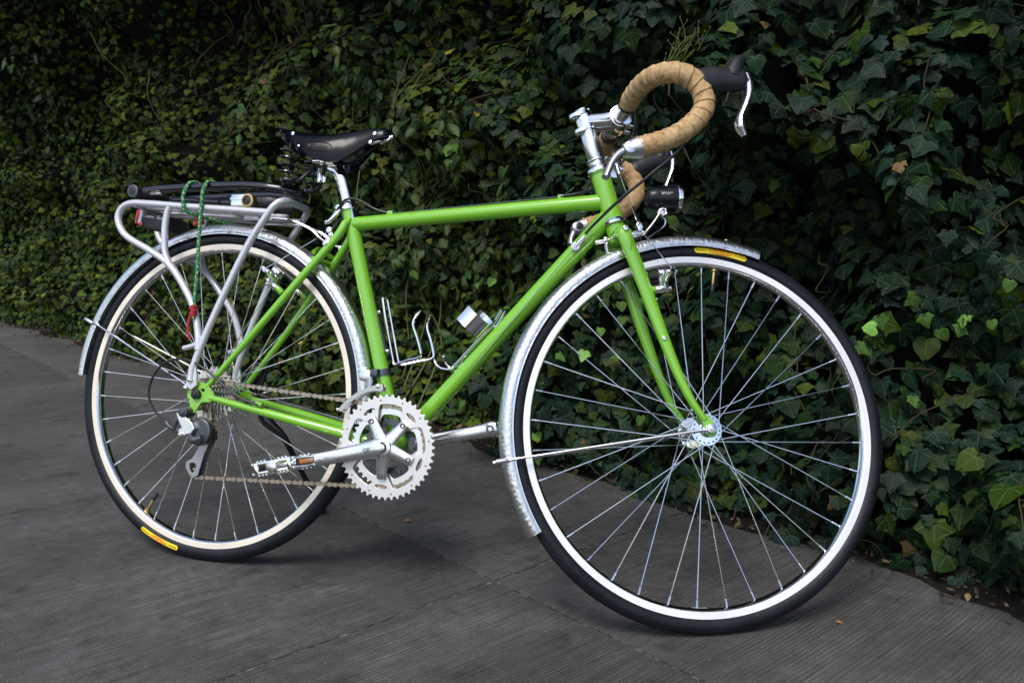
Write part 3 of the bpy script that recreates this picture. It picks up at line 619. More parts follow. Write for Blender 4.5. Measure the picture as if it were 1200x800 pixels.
for x, z in ((.172, .874), (.190, .846), (.330, .884), (.323, .866)):
    for s in (-1, 1):
        mb = MB(); y = saddle_y(x - (.005 if x < .2 else 0), z) - .0003; y *= -s if s > 0 else 1
        mb.tube2([V(x, y, z), V(x, y + s * .002, z + .0002), V(x, y + s * .003, z + .0003)], [.0045, .0038, .0012], 12); obj('rivet', mb, CHROME, SAD)
for s in (-1, 1):
    mb = MB(); cy = s * .046; cx0 = .158
    mb.tube([V(cx0 + .0185 * math.cos(t), cy + .0185 * math.sin(t), .855 - .066 * t / (2 * PI * 4.5)) for t in np.linspace(0, 2 * PI * 4.5, 120)], .0024, 8)
    mb.cyl(V(cx0, cy, .786), V(cx0, cy, .781), .017); mb.tube([V(cx0, cy, .786), V(cx0, cy, .872)], .003, 6); obj('coil_spring', mb, GLOSSB, SAD)
    mb = MB(); mb.tube(spl([V(.150, cy, .783), V(.172, s * .040, .783), V(.188, s * .030, .80), V(.196, s * .022, .818), V(.212, s * .021, .834), V(.236, s * .0215, .835), V(.262, s * .021, .837), V(.29, s * .018, .853), V(.318, s * .012, .868), V(.345, s * .006, .876)], 5), .0035, 8, flat=1); obj('rail', mb, BLACK, SAD)
mb = MB(); mb.tube(spl([V(.150, -.06, .868), V(.135, -.03, .872), V(.128, 0, .874), V(.135, .03, .872), V(.150, .06, .868)], 4), .004, 8); obj('rear_bracket', mb, GLOSSB, SAD)
mb = MB(); mb.cyl(V(.318, -.013, .866), V(.345, -.004, .876), .004); mb.cyl(V(.334, -.0, .87), V(.362, 0, .883), .0045); mb.cyl(V(.352, -.006, .879), V(.352, .006, .879), .006); obj('tension_bolt', mb, CHROME, SAD)
# ---- fork
f = MB(); fc_ = SP(.374)
for s in (-1, 1):
    P = spl([fc_ + V(-.002, s * .020, .006), fc_ + V(.003, s * .033, -.006), V(.868, s * .040, .590), V(.905, s * .045, .500), V(.934, s * .048, .435), V(.960, s * .050, .388), V(.984, s * .0505, .3585)], 5)
    f.tube(P, [.0115, .0135, .0125, .0105, .0085, .007, .0058], 18, flat=[1, .8, .72, .8, .9, 1, 1], T=S, up=V(0, 1, 0))
    o_ = spl([(.978, .364), (.986, .366), (.996, .358), (1.004, .346), (1.004, .334), (.995, .330), (.988, .338), (.984, .348)], 3, True); f.plate([[(p[0], p[1]) for p in o_]], .005, y=s * .0505, bev=.0008, T=S)
    f.tube([V(.879, s * .041, .578), V(.902, s * .041, .583)], .0065, 12, T=S)
    f.tube([fc_ + V(.003, s * .043, .002), fc_ + V(.008, s * .0465, -.020), fc_ + V(.012, s * .047, -.036)], [.009, .007, .001], 8, flat=.25, T=S)
f.tube([fc_ + V(-.001, -.034, 0), fc_ + V(-.001, .034, 0)], .0155, 18, T=S, flat=.85)
f.tube([SP(.366), SP(.398)], .0182, 24, T=S)
FORK = obj('fork', f, GREEN, bike)
for s in (-1, 1):
    mb = MB(); mb.cyl(fc_ + V(.001, s * .040, .004), fc_ + V(.001, s * .0495, .004), .005, T=S); obj('bolt', mb, CHROME, FORK)
    mb = MB(); mb.cyl(V(.906, s * .048, .492), V(.906, s * .0565, .492), .004, T=S); obj('bolt', mb, CHROME, FORK)
# ---- headset, spacers, stem
h = MB(); h.tube2([SP(q) for q in (.3985, .400, .404, .4095)], [.018, .0225, .023, .0192], 28); obj('lower_headset', h, CHROME, bike)
h = MB(); h.tube2([SP(q) for q in (.4995, .502, .507, .511, .513)], [.0192, .023, .0232, .021, .016], 28)
obj('upper_headset', h, CHROME, bike)
for a_, b_ in ((.513, .5225), (.523, .5265), (.527, .5825)):
    h = MB(); r_ = .0160 if a_ != .523 else .0185; h.cyl(SP(a_), SP(b_), r_, n=26, T=S); obj('headset_spacer', h, ALU, bike)
STM = MB(); bc = V(.817, 0, .9115); sx_ = unit(bc - SP(.612) - ((bc - SP(.612)) @ V(0, 1, 0)) * V(0, 1, 0))
STM.tube2([SP(q) for q in (.582, .584, .588, .616, .620)], [.0165, .0172, .0172, .0172, .0165], 26, T=S)
for z_, rq in ((.5865, .0205), (.6175, .0225)):
    q = SP(z_) - SN * .0055; STM.tube([q - SD * .004, q - SD * .003, q + SD * .003, q + SD * .004], [rq - .0015, rq, rq, rq - .0015], 26, T=S, flat=.82, up=V(0, 1, 0))
STM.tube([SP(.602), SP(.602) + (bc - SP(.602)) * .5, bc - sx_ * .010], [.0180, .0180, .0195], 24, T=S)
STM.cyl(bc + V(0, -.022, 0), bc + V(0, .022, 0), .0222, n=26, T=S)
for z_ in (.0165, -.0165):
    for s in (-1, 1): STM.cyl(bc + sx_ * -.010 + V(0, s * .013, 0) + SD * z_, bc + sx_ * .021 + V(0, s * .013, 0) + SD * z_, .0048, T=S)
stem_o = obj('stem', STM, CHROME, bike)
mb = MB(); mb.tube2([SP(q) for q in (.6220, .6235, .6265, .628)], [.0150, .0160, .0150, .010], 24, T=S); mb.cyl(SP(.6275), SP(.631), .005, T=S); obj('top_cap', mb, CHROME, stem_o)
# ---- handlebar and everything on it
barR = [V(.817, 0, .9115), V(.817, -.066, .912), V(.820, -.12, .914), V(.830, -.162, .914), V(.848, -.189, .9115), V(.871, -.199, .908), V(.893, -.2, .8985), V(.908, -.2, .878), V(.9115, -.2, .853), V(.900, -.2, .830), V(.878, -.2, .806), V(.852, -.2, .788), V(.826, -.2, .776), V(.803, -.2, .767)]
bar = MB(); P_ = spl(barR[:3], 5); bar.tube(list(reversed([V(p[0], -p[1], p[2]) for p in P_]))[:-1] + P_, .0135, 20, T=S)
BAR = obj('handlebar', bar, ALU, bike)
for s in (1, -1):
    q = barR if s > 0 else mir(barR)
    tp = MB(); P = spl([q[1] + (q[2] - q[1]) * .08] + q[2:], 26); tp.tube(P, .0174, 22, T=S, tape=(.0185 * s, .11)); obj('bar_tape', tp, CORK, BAR)
    tp = MB(); tp.tube([q[1] + (q[2] - q[1]) * -.10, q[1] + (q[2] - q[1]) * .14], .0172, 20, T=S); obj('finishing_tape', tp, BLACK, BAR)
    y = -.2 * s
    SH = S if s > 0 else (lambda p_: S(np.asarray(p_, float) + (np.clip(np.asarray(p_, float)[:, :1] - .885, 0, 1) * .36) * Z))
    hd = MB(); hd.tube(spl([V(.896, y, .893), V(.908, y, .898), V(.930, y, .9055), V(.955, y, .909), V(.974, y, .910), V(.984, y, .910)], 5), [.018, .0240, .0235, .0215, .0205, .0185, .011], 20, T=SH, flat=[.75, .7, .7, .72, .7], up=V(0, 1, 0))
    hd.tube(spl([V(.958, y, .912), V(.962, y, .928), V(.968, y, .943), V(.976, y, .953)], 4), [.019, .0155, .0115, .0065], 14, T=SH, flat=.85, up=V(0, 1, 0))
    HD = obj('brake_hood', hd, HOOD, BAR)
    lv = MB(); lv.tube(spl([V(.980, y, .921), V(.986, y, .905), V(.987, y, .885), V(.980, y, .862), V(.973, y, .842), V(.974, y, .826), V(.982, y, .812)], 5), [.008, .0082, .0068, .0062, .0066, .0080, .0055], 12, T=SH, flat=[1.2, 1.2, 1.3, 1.4, 1.5, 1.4, .9], up=V(0, 1, 0))
    obj('brake_lever', lv, ALU, HD)
    lv = MB(); lv.cyl(V(.980, y - .010, .908), V(.980, y + .010, .908), .0045, T=SH); obj('pivot', lv, DGREY, HD)
    e = q[-1]; bs = MB(); dr = unit(q[-1] - q[-2])
    bs.tube([e - dr * .004, e + dr * .004, e + dr * .014, e + dr * .022, e + dr * .026], [.0182, .0172, .0145, .0115, .005], 18, T=S)
    bs.cyl(e + dr * .016 + V(0, -.0135, 0), e + dr * .016 + V(0, .0135, 0), .0100, n=20, T=S)
    BS = obj('bar_end_shifter', bs, SATIN, BAR)
    LP = [e + dr * .012, e + dr * .030 + V(0, 0, -.002), e + dr * .044 + V(0, 0, -.015), e + dr * .054 + V(0, 0, -.038)] if s > 0 else [e + dr * .014, e + dr * .022 + V(0, 0, -.010), e + dr * .026 + V(0, 0, -.020), e + dr * .027 + V(0, 0, -.032)]
    lv = MB(); lv.tube(spl(LP, 4), [.008, .0065, .0055, .0062], 12, T=S, flat=[1, 1, 1.3, 1.5], up=V(0, 1, 0)); obj('shift_lever', lv, MGREY, BS)
    if s < 0: lv = MB(); lv.cyl(e + dr * .012 + V(0, -.0165, 0), e + dr * .012 + V(0, -.0185, 0), .0075, T=S); obj('shifter_cap', lv, BLACK, BS)
def cable(P, r, mat, name='cable', parent=bike, k=8, n=8): mb = MB(); mb.tube(spl(P, k), r, n); return obj(name, mb, mat, parent)
cable([*S([V(.902, -.197, .825), V(.90, -.18, .815)]), V(.93, -.165, .79) * 0 + S(V(.885, -.14, .793)), V(.845, -.075, .738), V(.79, -.032, .701), V(.772, -.024, .684)], .0027, BLACK, 'cable_housing')
cable([*S([V(.902, .197, .825), V(.90, .175, .812)]), S(V(.885, .12, .785)), V(.86, .075, .70), V(.80, .05, .68), V(.772, .024, .684)], .0027, BLACK, 'cable_housing')
cable([V(.716, -.002, .7585), V(.75, -.003, .764), V(.775, -.008, .771), S(V(.80, .02, .79)), S(V(.835, .05, .83)), S(V(.84, .075, .875)), S(V(.83, .08, .90))], .0026, BLACK, 'cable_housing')
cable([S(V(.83, -.075, .90)), S(V(.842, -.045, .872)), S(V(.835, -.01, .84)), S(V(.825, 0, .826))], .0026, BLACK, 'cable_housing')
cable([V(.367, -.001, .7265), V(.54, -.001, .7425), V(.716, -.001, .7585)], .0010, DGREY, k=3)
cable([V(.367, 0, .7265), V(.335, -.004, .735), V(.30, -.012, .752), V(.28, -.02, .752), V(.262, -.016, .738), V(.24, -.006, .712)], .0026, BLACK, 'cable_housing')
cable([V(.755, -.0245, .661), V(.46, -.006, .296)], .0008, STEEL, k=2)
# ---- front brake: hanger, straddle, cantilevers
mb = MB(); c = SP(.524); mb.tube(spl([c + SN * .014, c + SN * .030 + SD * -.001, c + SN * .040 + SD * -.02, c + SN * .046 + SD * -.024], 3), [.007, .006, .005, .005], 12, T=S, flat=.5)
mb.plate([[(-.004, 0), (.012, .002), (.022, -.034), (.012, -.034)]], .010, T=lambda v: S(v + c + SN * .018)); mb.cyl(c + SN * .036 + SD * -.014, c + SN * .036 + SD * -.034, .0042, T=S)
obj('cable_hanger', mb, CHROME, bike)
YK = V(.866, 0, .708)
cable(S([c + SN * .036 + SD * -.03, YK]), .0009, STEEL, k=2)
def yoke(c0, T, par):
    mb = MB(); mb.cyl(c0 + V(0, -.008, 0), c0 + V(0, .008, 0), .0065, T=T); mb.cyl(c0 + V(.004, -.004, -.010), c0 + V(.004, .004, -.010), .005, T=T); mb.box(c0 + V(.002, 0, -.005), .008, .012, .016, bev=.002, T=T); obj('cable_yoke', mb, CHROME, par)
yoke(YK, S, bike)
def canti(boss, up, fwd_, s, T):
    """boss point, up direction along the wheel radius outwards, fwd_ away from the stay, s side"""
    up, fwd_ = unit(up), unit(fwd_); lat = V(0, s, 0); mb = MB(); b = boss + fwd_ * .012
    mb.cyl(b - fwd_ * .014, b + fwd_ * .010, .0075, n=14, T=T)
    mb.tube([b + fwd_ * .002, b + up * .014 + lat * .008 + fwd_ * .003, b + up * .020 + lat * .030 + fwd_ * .006, b + up * .022 + lat * .040 + fwd_ * .008], [.008, .0065, .0055, .0045], 12, T=T, flat=.8)
    mb.cyl(b + up * .022 + lat * .034 + fwd_ * .000, b + up * .022 + lat * .034 + fwd_ * .018, .0048, T=T)
    mb.tube([b + fwd_ * .002, b + up * .018 - lat * .002 + fwd_ * .002, b + up * .030 - lat * .004], [.008, .0075, .006], 12, T=T)
    mb.cyl(b + up * .027 + lat * .006 - fwd_ * .006, b + up * .027 + lat * .006 + fwd_ * .012, .0075, T=T)
    mb.cyl(b + up * .027 + lat * .016, b + up * .027 - lat * .020, .0035, T=T)
    mb.cyl(b + fwd_ * .010, b + fwd_ * .016, .004, T=T)
    mb.cyl(b + lat * .010 + up * .004, b + lat * .018 - up * .004, .0035, T=T)
    o = obj('brake_arm', mb, CHROME, bike)
    pd = MB(); pc = b + up * .028 - lat * .020; td = unit(np.cross(up, lat)); pd.tube(spl([pc - td * .026, pc, pc + td * .026], 3), .0052, 10, T=T, flat=1.1); obj('brake_pad', pd, BLACK, o)
    return b + up * .022 + lat * .034 + fwd_ * .012
for s in (-1, 1):
    e = canti(V(.892, s * .041, .581), V(-.16, 0, .9) * 1, V(.96, 0, .2), s, S)
    cable(S([YK + V(.003, s * .004, -.008), e]), .0009, STEEL, k=2)
YR = V(.236, 0, .692)
for s in (-1, 1):
    e = canti(V(.150, s * .046, .567), V(.5, 0, .75), V(-.78, 0, .55), s, I)
    cable([YR + V(-.004, s * .004, -.004), e], .0009, STEEL, k=2)
yoke(YR, I, bike); cable([YR, V(.262, -.008, .716)], .0009, STEEL, k=2)
# ---- lamp
lc = V(.905, 0, .768); ld = unit(V(.061, 0, .006))
lm = MB(); lm.tube(spl([lc - ld * .030, lc - ld * .024, lc - ld * .008, lc + ld * .012, lc + ld * .028], 5), [.007, .0165, .0210, .0232, .0250, .0258], 28, T=S)
LAMP = obj('headlight', lm, LAMPB, bike)
mb = MB(); mb.tube2([lc + ld * q for q in (.027, .029, .034, .037)], [.0258, .0276, .0276, .0248], 30, T=S); obj('lamp_rim', mb, CHROME, LAMP)
mb = MB(); mb.tube2([lc + ld * q for q in (.0365, .039, .0405)], [.0246, .018, .003], 30, T=S); obj('lens', mb, LENS, LAMP)
mb = MB(); mb.text("SPOXY", .0068, lambda v: np.array([tuple(lc + ld * (.004 + q[0]) + V(0, -math.cos(q[1] / .0205) * (.0236 + q[2] + q[0] * .08), math.sin(q[1] / .0232 + .05) * .0236)) for q in v]), .0003, T=S, shear=.2); obj('print', mb, WHT, LAMP)
mb = MB(); mb.tube(spl([V(.873, -.004, .690), V(.888, -.012, .712), V(.897, -.017, .728), V(.900, -.018, .738), V(.908, -.018, .742), V(.911, -.018, .733), V(.904, -.018, .727)], 5), .0026, 8, T=S); mb.cyl(V(.904, -.020, .735), V(.904, .006, .735), .0045, T=S); mb.cyl(V(.905, 0, .735), V(.905, 0, .748), .006, T=S)
mb.tube(spl([V(.905, .012, .742), V(.918, .012, .732), V(.916, .012, .718), V(.885, .006, .69)], 4), .0016, 6, T=S)
obj('bracket', mb, CHROME, LAMP)
mb = MB(); mb.cyl(fc_ + SN * .010, fc_ + SN * .046, .0072, T=S); mb.cyl(fc_ + SN * .046, fc_ + SN * .050, .0045, T=S); mb.cyl(fc_ - SN * .014, fc_ - SN * .045, .0042, T=S); mb.cyl(fc_ - SN * .022, fc_ - SN * .028, .0085, T=S); mb.tube([fc_ - SN * .026, fc_ - SN * .028 - SD * .03], .003, 6, T=S); obj('crown_bolt', mb, ALU, bike)
# ---- wheels
def arcpos(r, a, y): return V(r * math.cos(a), y, r * math.sin(a))
TC, TR = .3272, .0158
def sidepos(a, t, lift=.0004):                                     # t metres across the near sidewall, 0 = middle
    ph = math.radians(84) + t / TR * -1; q = TR + lift; return arcpos(TC + q * math.cos(ph), a, -q * math.sin(ph))
def make_wheel(mat4, rimmat, ph0, label, lab, valve, rear):
    we = empty('wheel', mat4, parent=bike); we['label'] = label
    mb = MB(); prof = [(TC + TR * math.cos(t), TR * 1.0 * math.sin(t)) for t in np.linspace(-PI * .80, PI * .80, 27)]
    mb.lathe(prof, 160, closedprof=False); ty = obj('tyre', mb, RUBBER, we)
    # rim
    pr = [(.3128, .0085), (.3165, .0100), (.3178, .0112), (.3168, .0120), (.3062, .0117), (.3052, .0110)]; bd = [(.3050, .0108), (.3036, .0094), (.3018, .0060), (.3006, .0030), (.3002, 0)]
    mb = MB(); loop = pr + [(r, -y) for r, y in reversed(pr)]; mb.lathe(loop, 160, closedprof=True); rm = obj('rim', mb, rimmat, we, sharp=.5)
    mb = MB(); mb.lathe(bd + [(r, -y) for r, y in reversed(bd[:-1])], 160); obj('rim_bed', mb, CHROME, rm)
    # hub
    fo = .034 if not rear else .030; fr = .0275 if not rear else .0245
    mb = MB(); y1, y2 = (-.034, .034) if not rear else (-.018, .036)
    pr = [(.006, y1 - .008), (.0125, y1 - .008), (.0135, y1 - .003), (fr, y1 - .0015), (fr + .0008, y1), (fr, y1 + .0018), (.014, y1 + .004), (.0095, y1 + .014), (.0085, 0), (.0095, y2 - .014), (.014, y2 - .004), (fr, y2 - .0018), (fr + .0008, y2), (fr, y2 + .0015), (.0135, y2 + .003), (.0125, y2 + .008), (.006, y2 + .008)]
    mb.lathe(pr, 36); hb = obj('hub', mb, CHROME, we)
    hh = .0485 if not rear else .0615
    mb = MB(); mb.cyl(V(0, -hh, 0), V(0, hh, 0), .0052); mb.cyl(V(0, -hh, 0), V(0, -hh + .006, 0), .0095, n=6); mb.cyl(V(0, hh, 0), V(0, hh - .006, 0), .0095, n=6)
    mb.cyl(V(0, -hh - .004, 0), V(0, -hh - .014, 0), .0085 if not rear else .010, n=20); mb.cyl(V(0, -hh - .014, 0), V(0, -hh - .017, 0), .0048); mb.cyl(V(0, hh + .004, 0), V(0, hh + .016, 0), .0085); obj('axle', mb, ALU if not rear else BLACK, hb)
    mb = MB()
    for y_ in (y1 - .0018, y2 + .0018):
        for k in range(18): a = 2 * PI * k / 18 + ph0; mb.cyl(arcpos(fr - .0045, a, y_), arcpos(fr - .0045, a, y_ + math.copysign(.0006, y_)), .0016, n=8)
    obj('spoke_holes', mb, BLACK, hb)
    lib = {}
    for k in range(36):
        side = k % 2; dr = 1 if (k // 2) % 2 else -1; key = (side, dr)
        if key not in lib:
            yf = (y1, y2)[side] + (.0016 * dr); ha = dr * math.radians(60 + 10 * (0)); a_ = arcpos(fr - .0045, ha, yf); b_ = arcpos(.3005, 0, (-1, 1)[side] * .0015)
            m_ = MB(); m_.tube([a_ - (b_ - a_) * .004, a_, b_ - (b_ - a_) * .052], .00098, 6); m_.tube([b_ - (b_ - a_) * .05, b_ - (b_ - a_) * .046, b_ + (b_ - a_) * .01], [.0013, .0019, .0019], 6)
            lib[key] = mesh_of('spoke', m_.v, m_.f, m_.uv, STEEL)
        o = bpy.data.objects.new('spoke', lib[key]); C.objects.link(o); o.parent = we; o.rotation_euler = (0, -(ph0 + k * PI / 18), 0)
    va = math.radians(valve); mb = MB(); mb.cyl(arcpos(.300, va, 0), arcpos(.272, va, 0), .003, n=12); mb.cyl(arcpos(.2995, va, 0), arcpos(.2955, va, 0), .0062, n=12); vl = obj('valve', mb, BRASS, we)
    mb = MB(); mb.cyl(arcpos(.273, va, 0), arcpos(.256, va, 0), .0038, .0034, n=12); obj('valve_cap', mb, BLACK, vl)
    # sidewall label (yellow patch with print)
    ac, hw = math.radians(lab[0]), math.radians(lab[1]) / 2; T_ = lambda s_, t: sidepos(ac - s_ / .327, t)
    L_ = hw * .327; tw = .0052; m_ = MB(); vv, ff = [], []; ns = 40
    for i in range(ns + 1):
        s_ = -L_ + 2 * L_ * i / ns; e = max(0., abs(s_) - (L_ - tw)); wv = math.sqrt(max(0., tw * tw - e * e)); wv = max(wv, .0004)
        for j in range(5): vv.append(T_(s_, wv * (j / 2 - 1)))
    for i in range(ns):
        for j in range(4): ff.append((i * 5 + j, (i + 1) * 5 + j, (i + 1) * 5 + j + 1, i * 5 + j + 1))
    m_.add(vv, ff); LB = obj('label_patch', m_, YELLOW, ty)
    F = lambda cx: (lambda v: np.array([tuple(sidepos(ac - (q[0] + cx) / .327, q[1], .0008)) for q in v]))
    m_ = MB(); m_.text("Panaracer", .0052, F(-.0365), .0001); m_.text("TourGuard", .0052, F(.0375), .0001); obj('print', m_, BLKP, LB)
    m_ = MB(); m_.text("PASELA", .0098, F(.0005), .0001, shear=.3)
    Lo = .0225
    for sg in (-1, 1): m_.tube([sidepos(ac - x_ / .327, sg * .0038 * math.cos(x_ / Lo * 1.2), .0009) for x_ in np.linspace(-Lo, Lo, 14)], .0006, 4)
    obj('print', m_, RED, LB)
    return we
T_w = Matrix.Translation
m3 = SR; fc3 = S(V(WB, 0, R))
FW = make_wheel(Matrix([[*m3[i], fc3[i]] for i in range(3)] + [[0, 0, 0, 1]]), RIMW, math.radians(1.2), 'front wheel turned to the left, with a bright white rim', (85.8, 17.6), 86.5, False)
RW = make_wheel(T_w((0, 0, R)), RIMC, math.radians(4), 'rear wheel with a rim tinted cream by a painted reflection', (251.3, 17.8), 239, True)
mb = MB(); F_ = lambda v: np.array([tuple(arcpos(.2964, math.radians(-86) + q[0] / .2964 * -1, q[1])) for q in v])
F2 = lambda v: np.array([tuple(arcpos(.2995 - q[2], math.radians(-88) - q[0] / .2964, q[1])) for q in v])
mb.box((0, 0, 0), .06, .013, .0006, T=lambda v: np.array([tuple(arcpos(.2962 - q[2], math.radians(-88) - q[0] / .2964, q[1])) for q in v]) if False else v) if False else None
vv = [arcpos(.2999, math.radians(-93 + k), y_) for k in range(11) for y_ in (-.0065, .0065)]; mb.add(vv, [(2 * k, 2 * k + 1, 2 * k + 3, 2 * k + 2) for k in range(10)]); DC = obj('rim_decal', mb, BLKP, FW)
mb = MB(); mb.text("ALEX", .011, F2, .0001); obj('print', mb, WHT, DC)
# ---- mudguards
def fender(r0, a0, a1, T, cx, cz):
    mb = MB(); n = 110; prof = [(-.0218, -.0200), (-.0228, -.0160), (-.0225, -.0105), (-.0200, -.0050), (-.0145, -.0010), (-.0075, .0013), (0, .002), (.0075, .0013), (.0145, -.0010), (.0200, -.0050), (.0225, -.0105), (.0228, -.0160), (.0218, -.0200)]
    vs_, uv = [], []
    for i in range(n + 1):
        a = math.radians(a0 + (a1 - a0) * i / n)
        for j, (y, dr_) in enumerate(prof): vs_.append((cx + (r0 + dr_) * math.cos(a), y, cz + (r0 + dr_) * math.sin(a))); uv.append((a * r0, j * .0055))
        for j, (y, dr_) in enumerate(reversed(prof)): vs_.append((cx + (r0 + dr_ - .0009) * math.cos(a), y * .965, cz + (r0 + dr_ - .0009) * math.sin(a))); uv.append((a * r0 + 3, j * .0055))
    m = 2 * len(prof); ff = [(i * m + j, (i + 1) * m + j, (i + 1) * m + (j + 1) % m, i * m + (j + 1) % m) for i in range(n) for j in range(m)]; ff += [tuple(range(m)), tuple(n * m + j for j in range(m))[::-1]]
    mb.add(vs_, ff, uv, T); o = obj('mudguard', mb, FENDER, bike, sharp=1.2)
    for s in (-1, 1):
        e = MB(); e.tube([V(cx + (r0 - .0203) * math.cos(a), s * .0219, cz + (r0 - .0203) * math.sin(a)) for a in np.radians(np.linspace(a0, a1, 90))], .0014, 6, T=T); obj('rolled_edge', e, CHROME, o)
    return o
FF = fender(.3560, 73.6, 215, S, WB, R); FF['label'] = 'front mudguard'
RF = fender(.3585, -6, 176.5, I, 0, R); RF['label'] = 'rear mudguard'
mb = MB()
for s in (-1, 1): mb.tube([V(1.0, s * .058, .343), V(.97, s * .054, .337), V(.650, s * .026, .262), V(.640, s * .025, .260)], .0024, 8, T=S)
FS = obj('mudguard_stay', mb, CHROME, FF)
mb = MB()
for s in (-1, 1): mb = MB(); mb.cyl(V(.634, s * .025, .2585), V(.655, s * .025, .2635), .0042, T=S); obj('stay_clamp', mb, SATIN, FF)
mb = MB(); mb.cyl(V(1.035, .004, .694), V(1.035, .004, .704), .005, T=S); obj('rivet', mb, BRASS, FF)
mb = MB(); mb.tube(spl([V(.640, -.010, .28), V(.648, -.004, .20), V(.70, 0, .15), V(.712, 0, .138)], 3), .001, 5, T=S) if False else None
for s in (-1, 1):
    mb = MB(); mb.tube([V(-.012, s * .070, .352), V(-.04, s * .066, .366), V(-.30, s * .028, .4705 + .004), V(-.335, s * .025, .4865)], .0024, 8); obj('mudguard_stay', mb, CHROME, RF)
    mb = MB(); mb.cyl(V(-.318, s * .026, .4785), V(-.341, s * .024, .488), .0042); obj('stay_clamp', mb, SATIN, RF)
mb = MB(); mb.box(V(-.085, .0, .7075), .020, .014, .012, bev=.002, rot=rod(V(0, 1, 0), -.3)); obj('fender_reflector', mb, REDL, RF)
# ---- drivetrain
def sprocket(mb, c, r, teeth, y, th, rin, T=None, bev=.0004, holes=()):
    out = []
    for k in range(teeth):
        for dt, dr_ in ((0, -.0042), (.22, -.0036), (.42, .0016), (.58, .0016), (.78, -.0036)): a = 2 * PI * (k + dt) / teeth; out.append((c[0] + (r + dr_) * math.cos(a), c[2] + (r + dr_) * math.sin(a)))
    inn = [(c[0] + rin * math.cos(a), c[2] + rin * math.sin(a)) for a in np.linspace(0, 2 * PI, 48, endpoint=False)] if not callable(rin) else [(c[0] + rin(a) * math.cos(a), c[2] + rin(a) * math.sin(a)) for a in np.linspace(0, 2 * PI, 240, endpoint=False)]
    mb.plate([out, inn, *holes], th, T=T, bev=bev, y=y)
AR0 = math.radians(194.5 - 360)                                    # crank direction in the bicycle plane
def sprof(rbase, rtab):
    def f(a):
        d = min(abs((a - (AR0 + PI + PI / 5 * 0) - 2 * PI * k / 5 + PI) % (2 * PI) - PI) for k in range(5)); d = abs(d); hwid = .30
        t = max(0., 1 - d / hwid); t = t * t * (3 - 2 * t); return rbase + (rtab - rbase) * t
    return f
SPA = [AR0 + PI + 2 * PI * k / 5 + PI / 5 * 1 for k in range(5)]
def sprof(rbase, rtab):
    def f(a):
        d = min(abs((a - q + PI) % (2 * PI) - PI) for q in SPA); t = max(0., min(1., 1.35 - d / .27)); t = t * t * (3 - 2 * t); return rbase + (rtab - rbase) * t
    return f
def oval(a, rc, la, lr):
    o = []
    for t in np.linspace(0, 2 * PI, 20, endpoint=False):
        aa = a + la * math.cos(t) / rc; r = rc + lr * math.sin(t); o.append((BB[0] + r * math.cos(aa), BB[2] + r * math.sin(aa)))
    return o
mb = MB(); sprocket(mb, BB, .0975, 48, -.0490, .004, sprof(.0812, .048), holes=[oval(a, .0755, .0135, .0046) for a in SPA]); CR = obj('chainring', mb, WHITEALU, bike); CR['label'] = 'large outer chainring'
mb = MB()
for k in range(12): a = k * PI / 6 + .2; q = V(BB[0] + .0885 * math.cos(a), -.0512, BB[2] + .0885 * math.sin(a)); mb.cyl(q, q + V(0, -.0005, 0), .0016, n=8)
obj('pins', mb, DGREY, CR)
mb = MB(); sprocket(mb, BB, .0765, 38, -.0415, .003, sprof(.0615, .048)); c2_ = obj('chainring', mb, ALU, bike); c2_['label'] = 'middle chainring'
mb = MB(); sprocket(mb, BB, .054, 26, -.0345, .003, .040); c3_ = obj('chainring', mb, DGREY, bike); c3_['label'] = 'small inner chainring'
ca = MB(); ax = V(math.cos(AR0), 0, math.sin(AR0)); e = BB + V(0, -.076, 0) + ax * .17
ca.tube(spl([BB + V(0, -.062, 0) - ax * .010, BB + V(0, -.063, 0) + ax * .02, BB + V(0, -.068, 0) + ax * .09, e - ax * .012, e + ax * .010], 5), [.013, .0195, .0150, .0130, .0140, .010], 20, flat=[.6, .52, .5, .5, .48], up=V(0, 1, 0))
ca.cyl(BB + V(0, -.050, 0), BB + V(0, -.069, 0), .0175, n=26)
for a in SPA:
    d_ = V(math.cos(a), 0, math.sin(a)); ca.tube([BB + V(0, -.059, 0) + d_ * .008, BB + V(0, -.057, 0) + d_ * .030, BB + V(0, -.0545, 0) + d_ * .0605], [.0160, .0122, .0095], 14, flat=[.45, .4, .38], up=V(0, 1, 0))
CA = obj('crank_arm', ca, ALU, bike); CA['label'] = 'near crank arm with five-armed spider'
for a in SPA:
    mb = MB(); q = BB + V(.055 * math.cos(a), -.0565, .055 * math.sin(a)); mb.tube2([q, q + V(0, -.0038, 0), q + V(0, -.0038, 0), q + V(0, -.002, 0)], [.0055, .0052, .003, .0028], 14); obj('chainring_bolt', mb, DGREY, CA)
mb = MB(); mb.tube2([BB + V(0, q, 0) for q in (-.0685, -.0705, -.0705, -.069)], [.0105, .010, .0065, .0055], 20); obj('crank_bolt', mb, BLACK, CA)
mb = MB(); mb.tube2([BB + V(0, q, 0) for q in (-.0695, -.0702)], [.0045, .003], 10); obj('crank_bolt_head', mb, CHROME, CA)
mb = MB(); xa = unit(V(-ax[0], 0, -ax[2])); za = unit(np.cross(xa, V(0, 1, 0))) * 1.
if za[2] < 0: za = -za
mb.text("QE", .011, lambda v: np.array([tuple(BB + ax * .030 + xa * q[0] + za * q[1] + V(0, -.0752 - q[2], 0)) for q in v]), .0003); obj('print', mb, DGREY, CA)
cl = MB(); e2 = BB - ax * .17 + V(0, .076, 0)
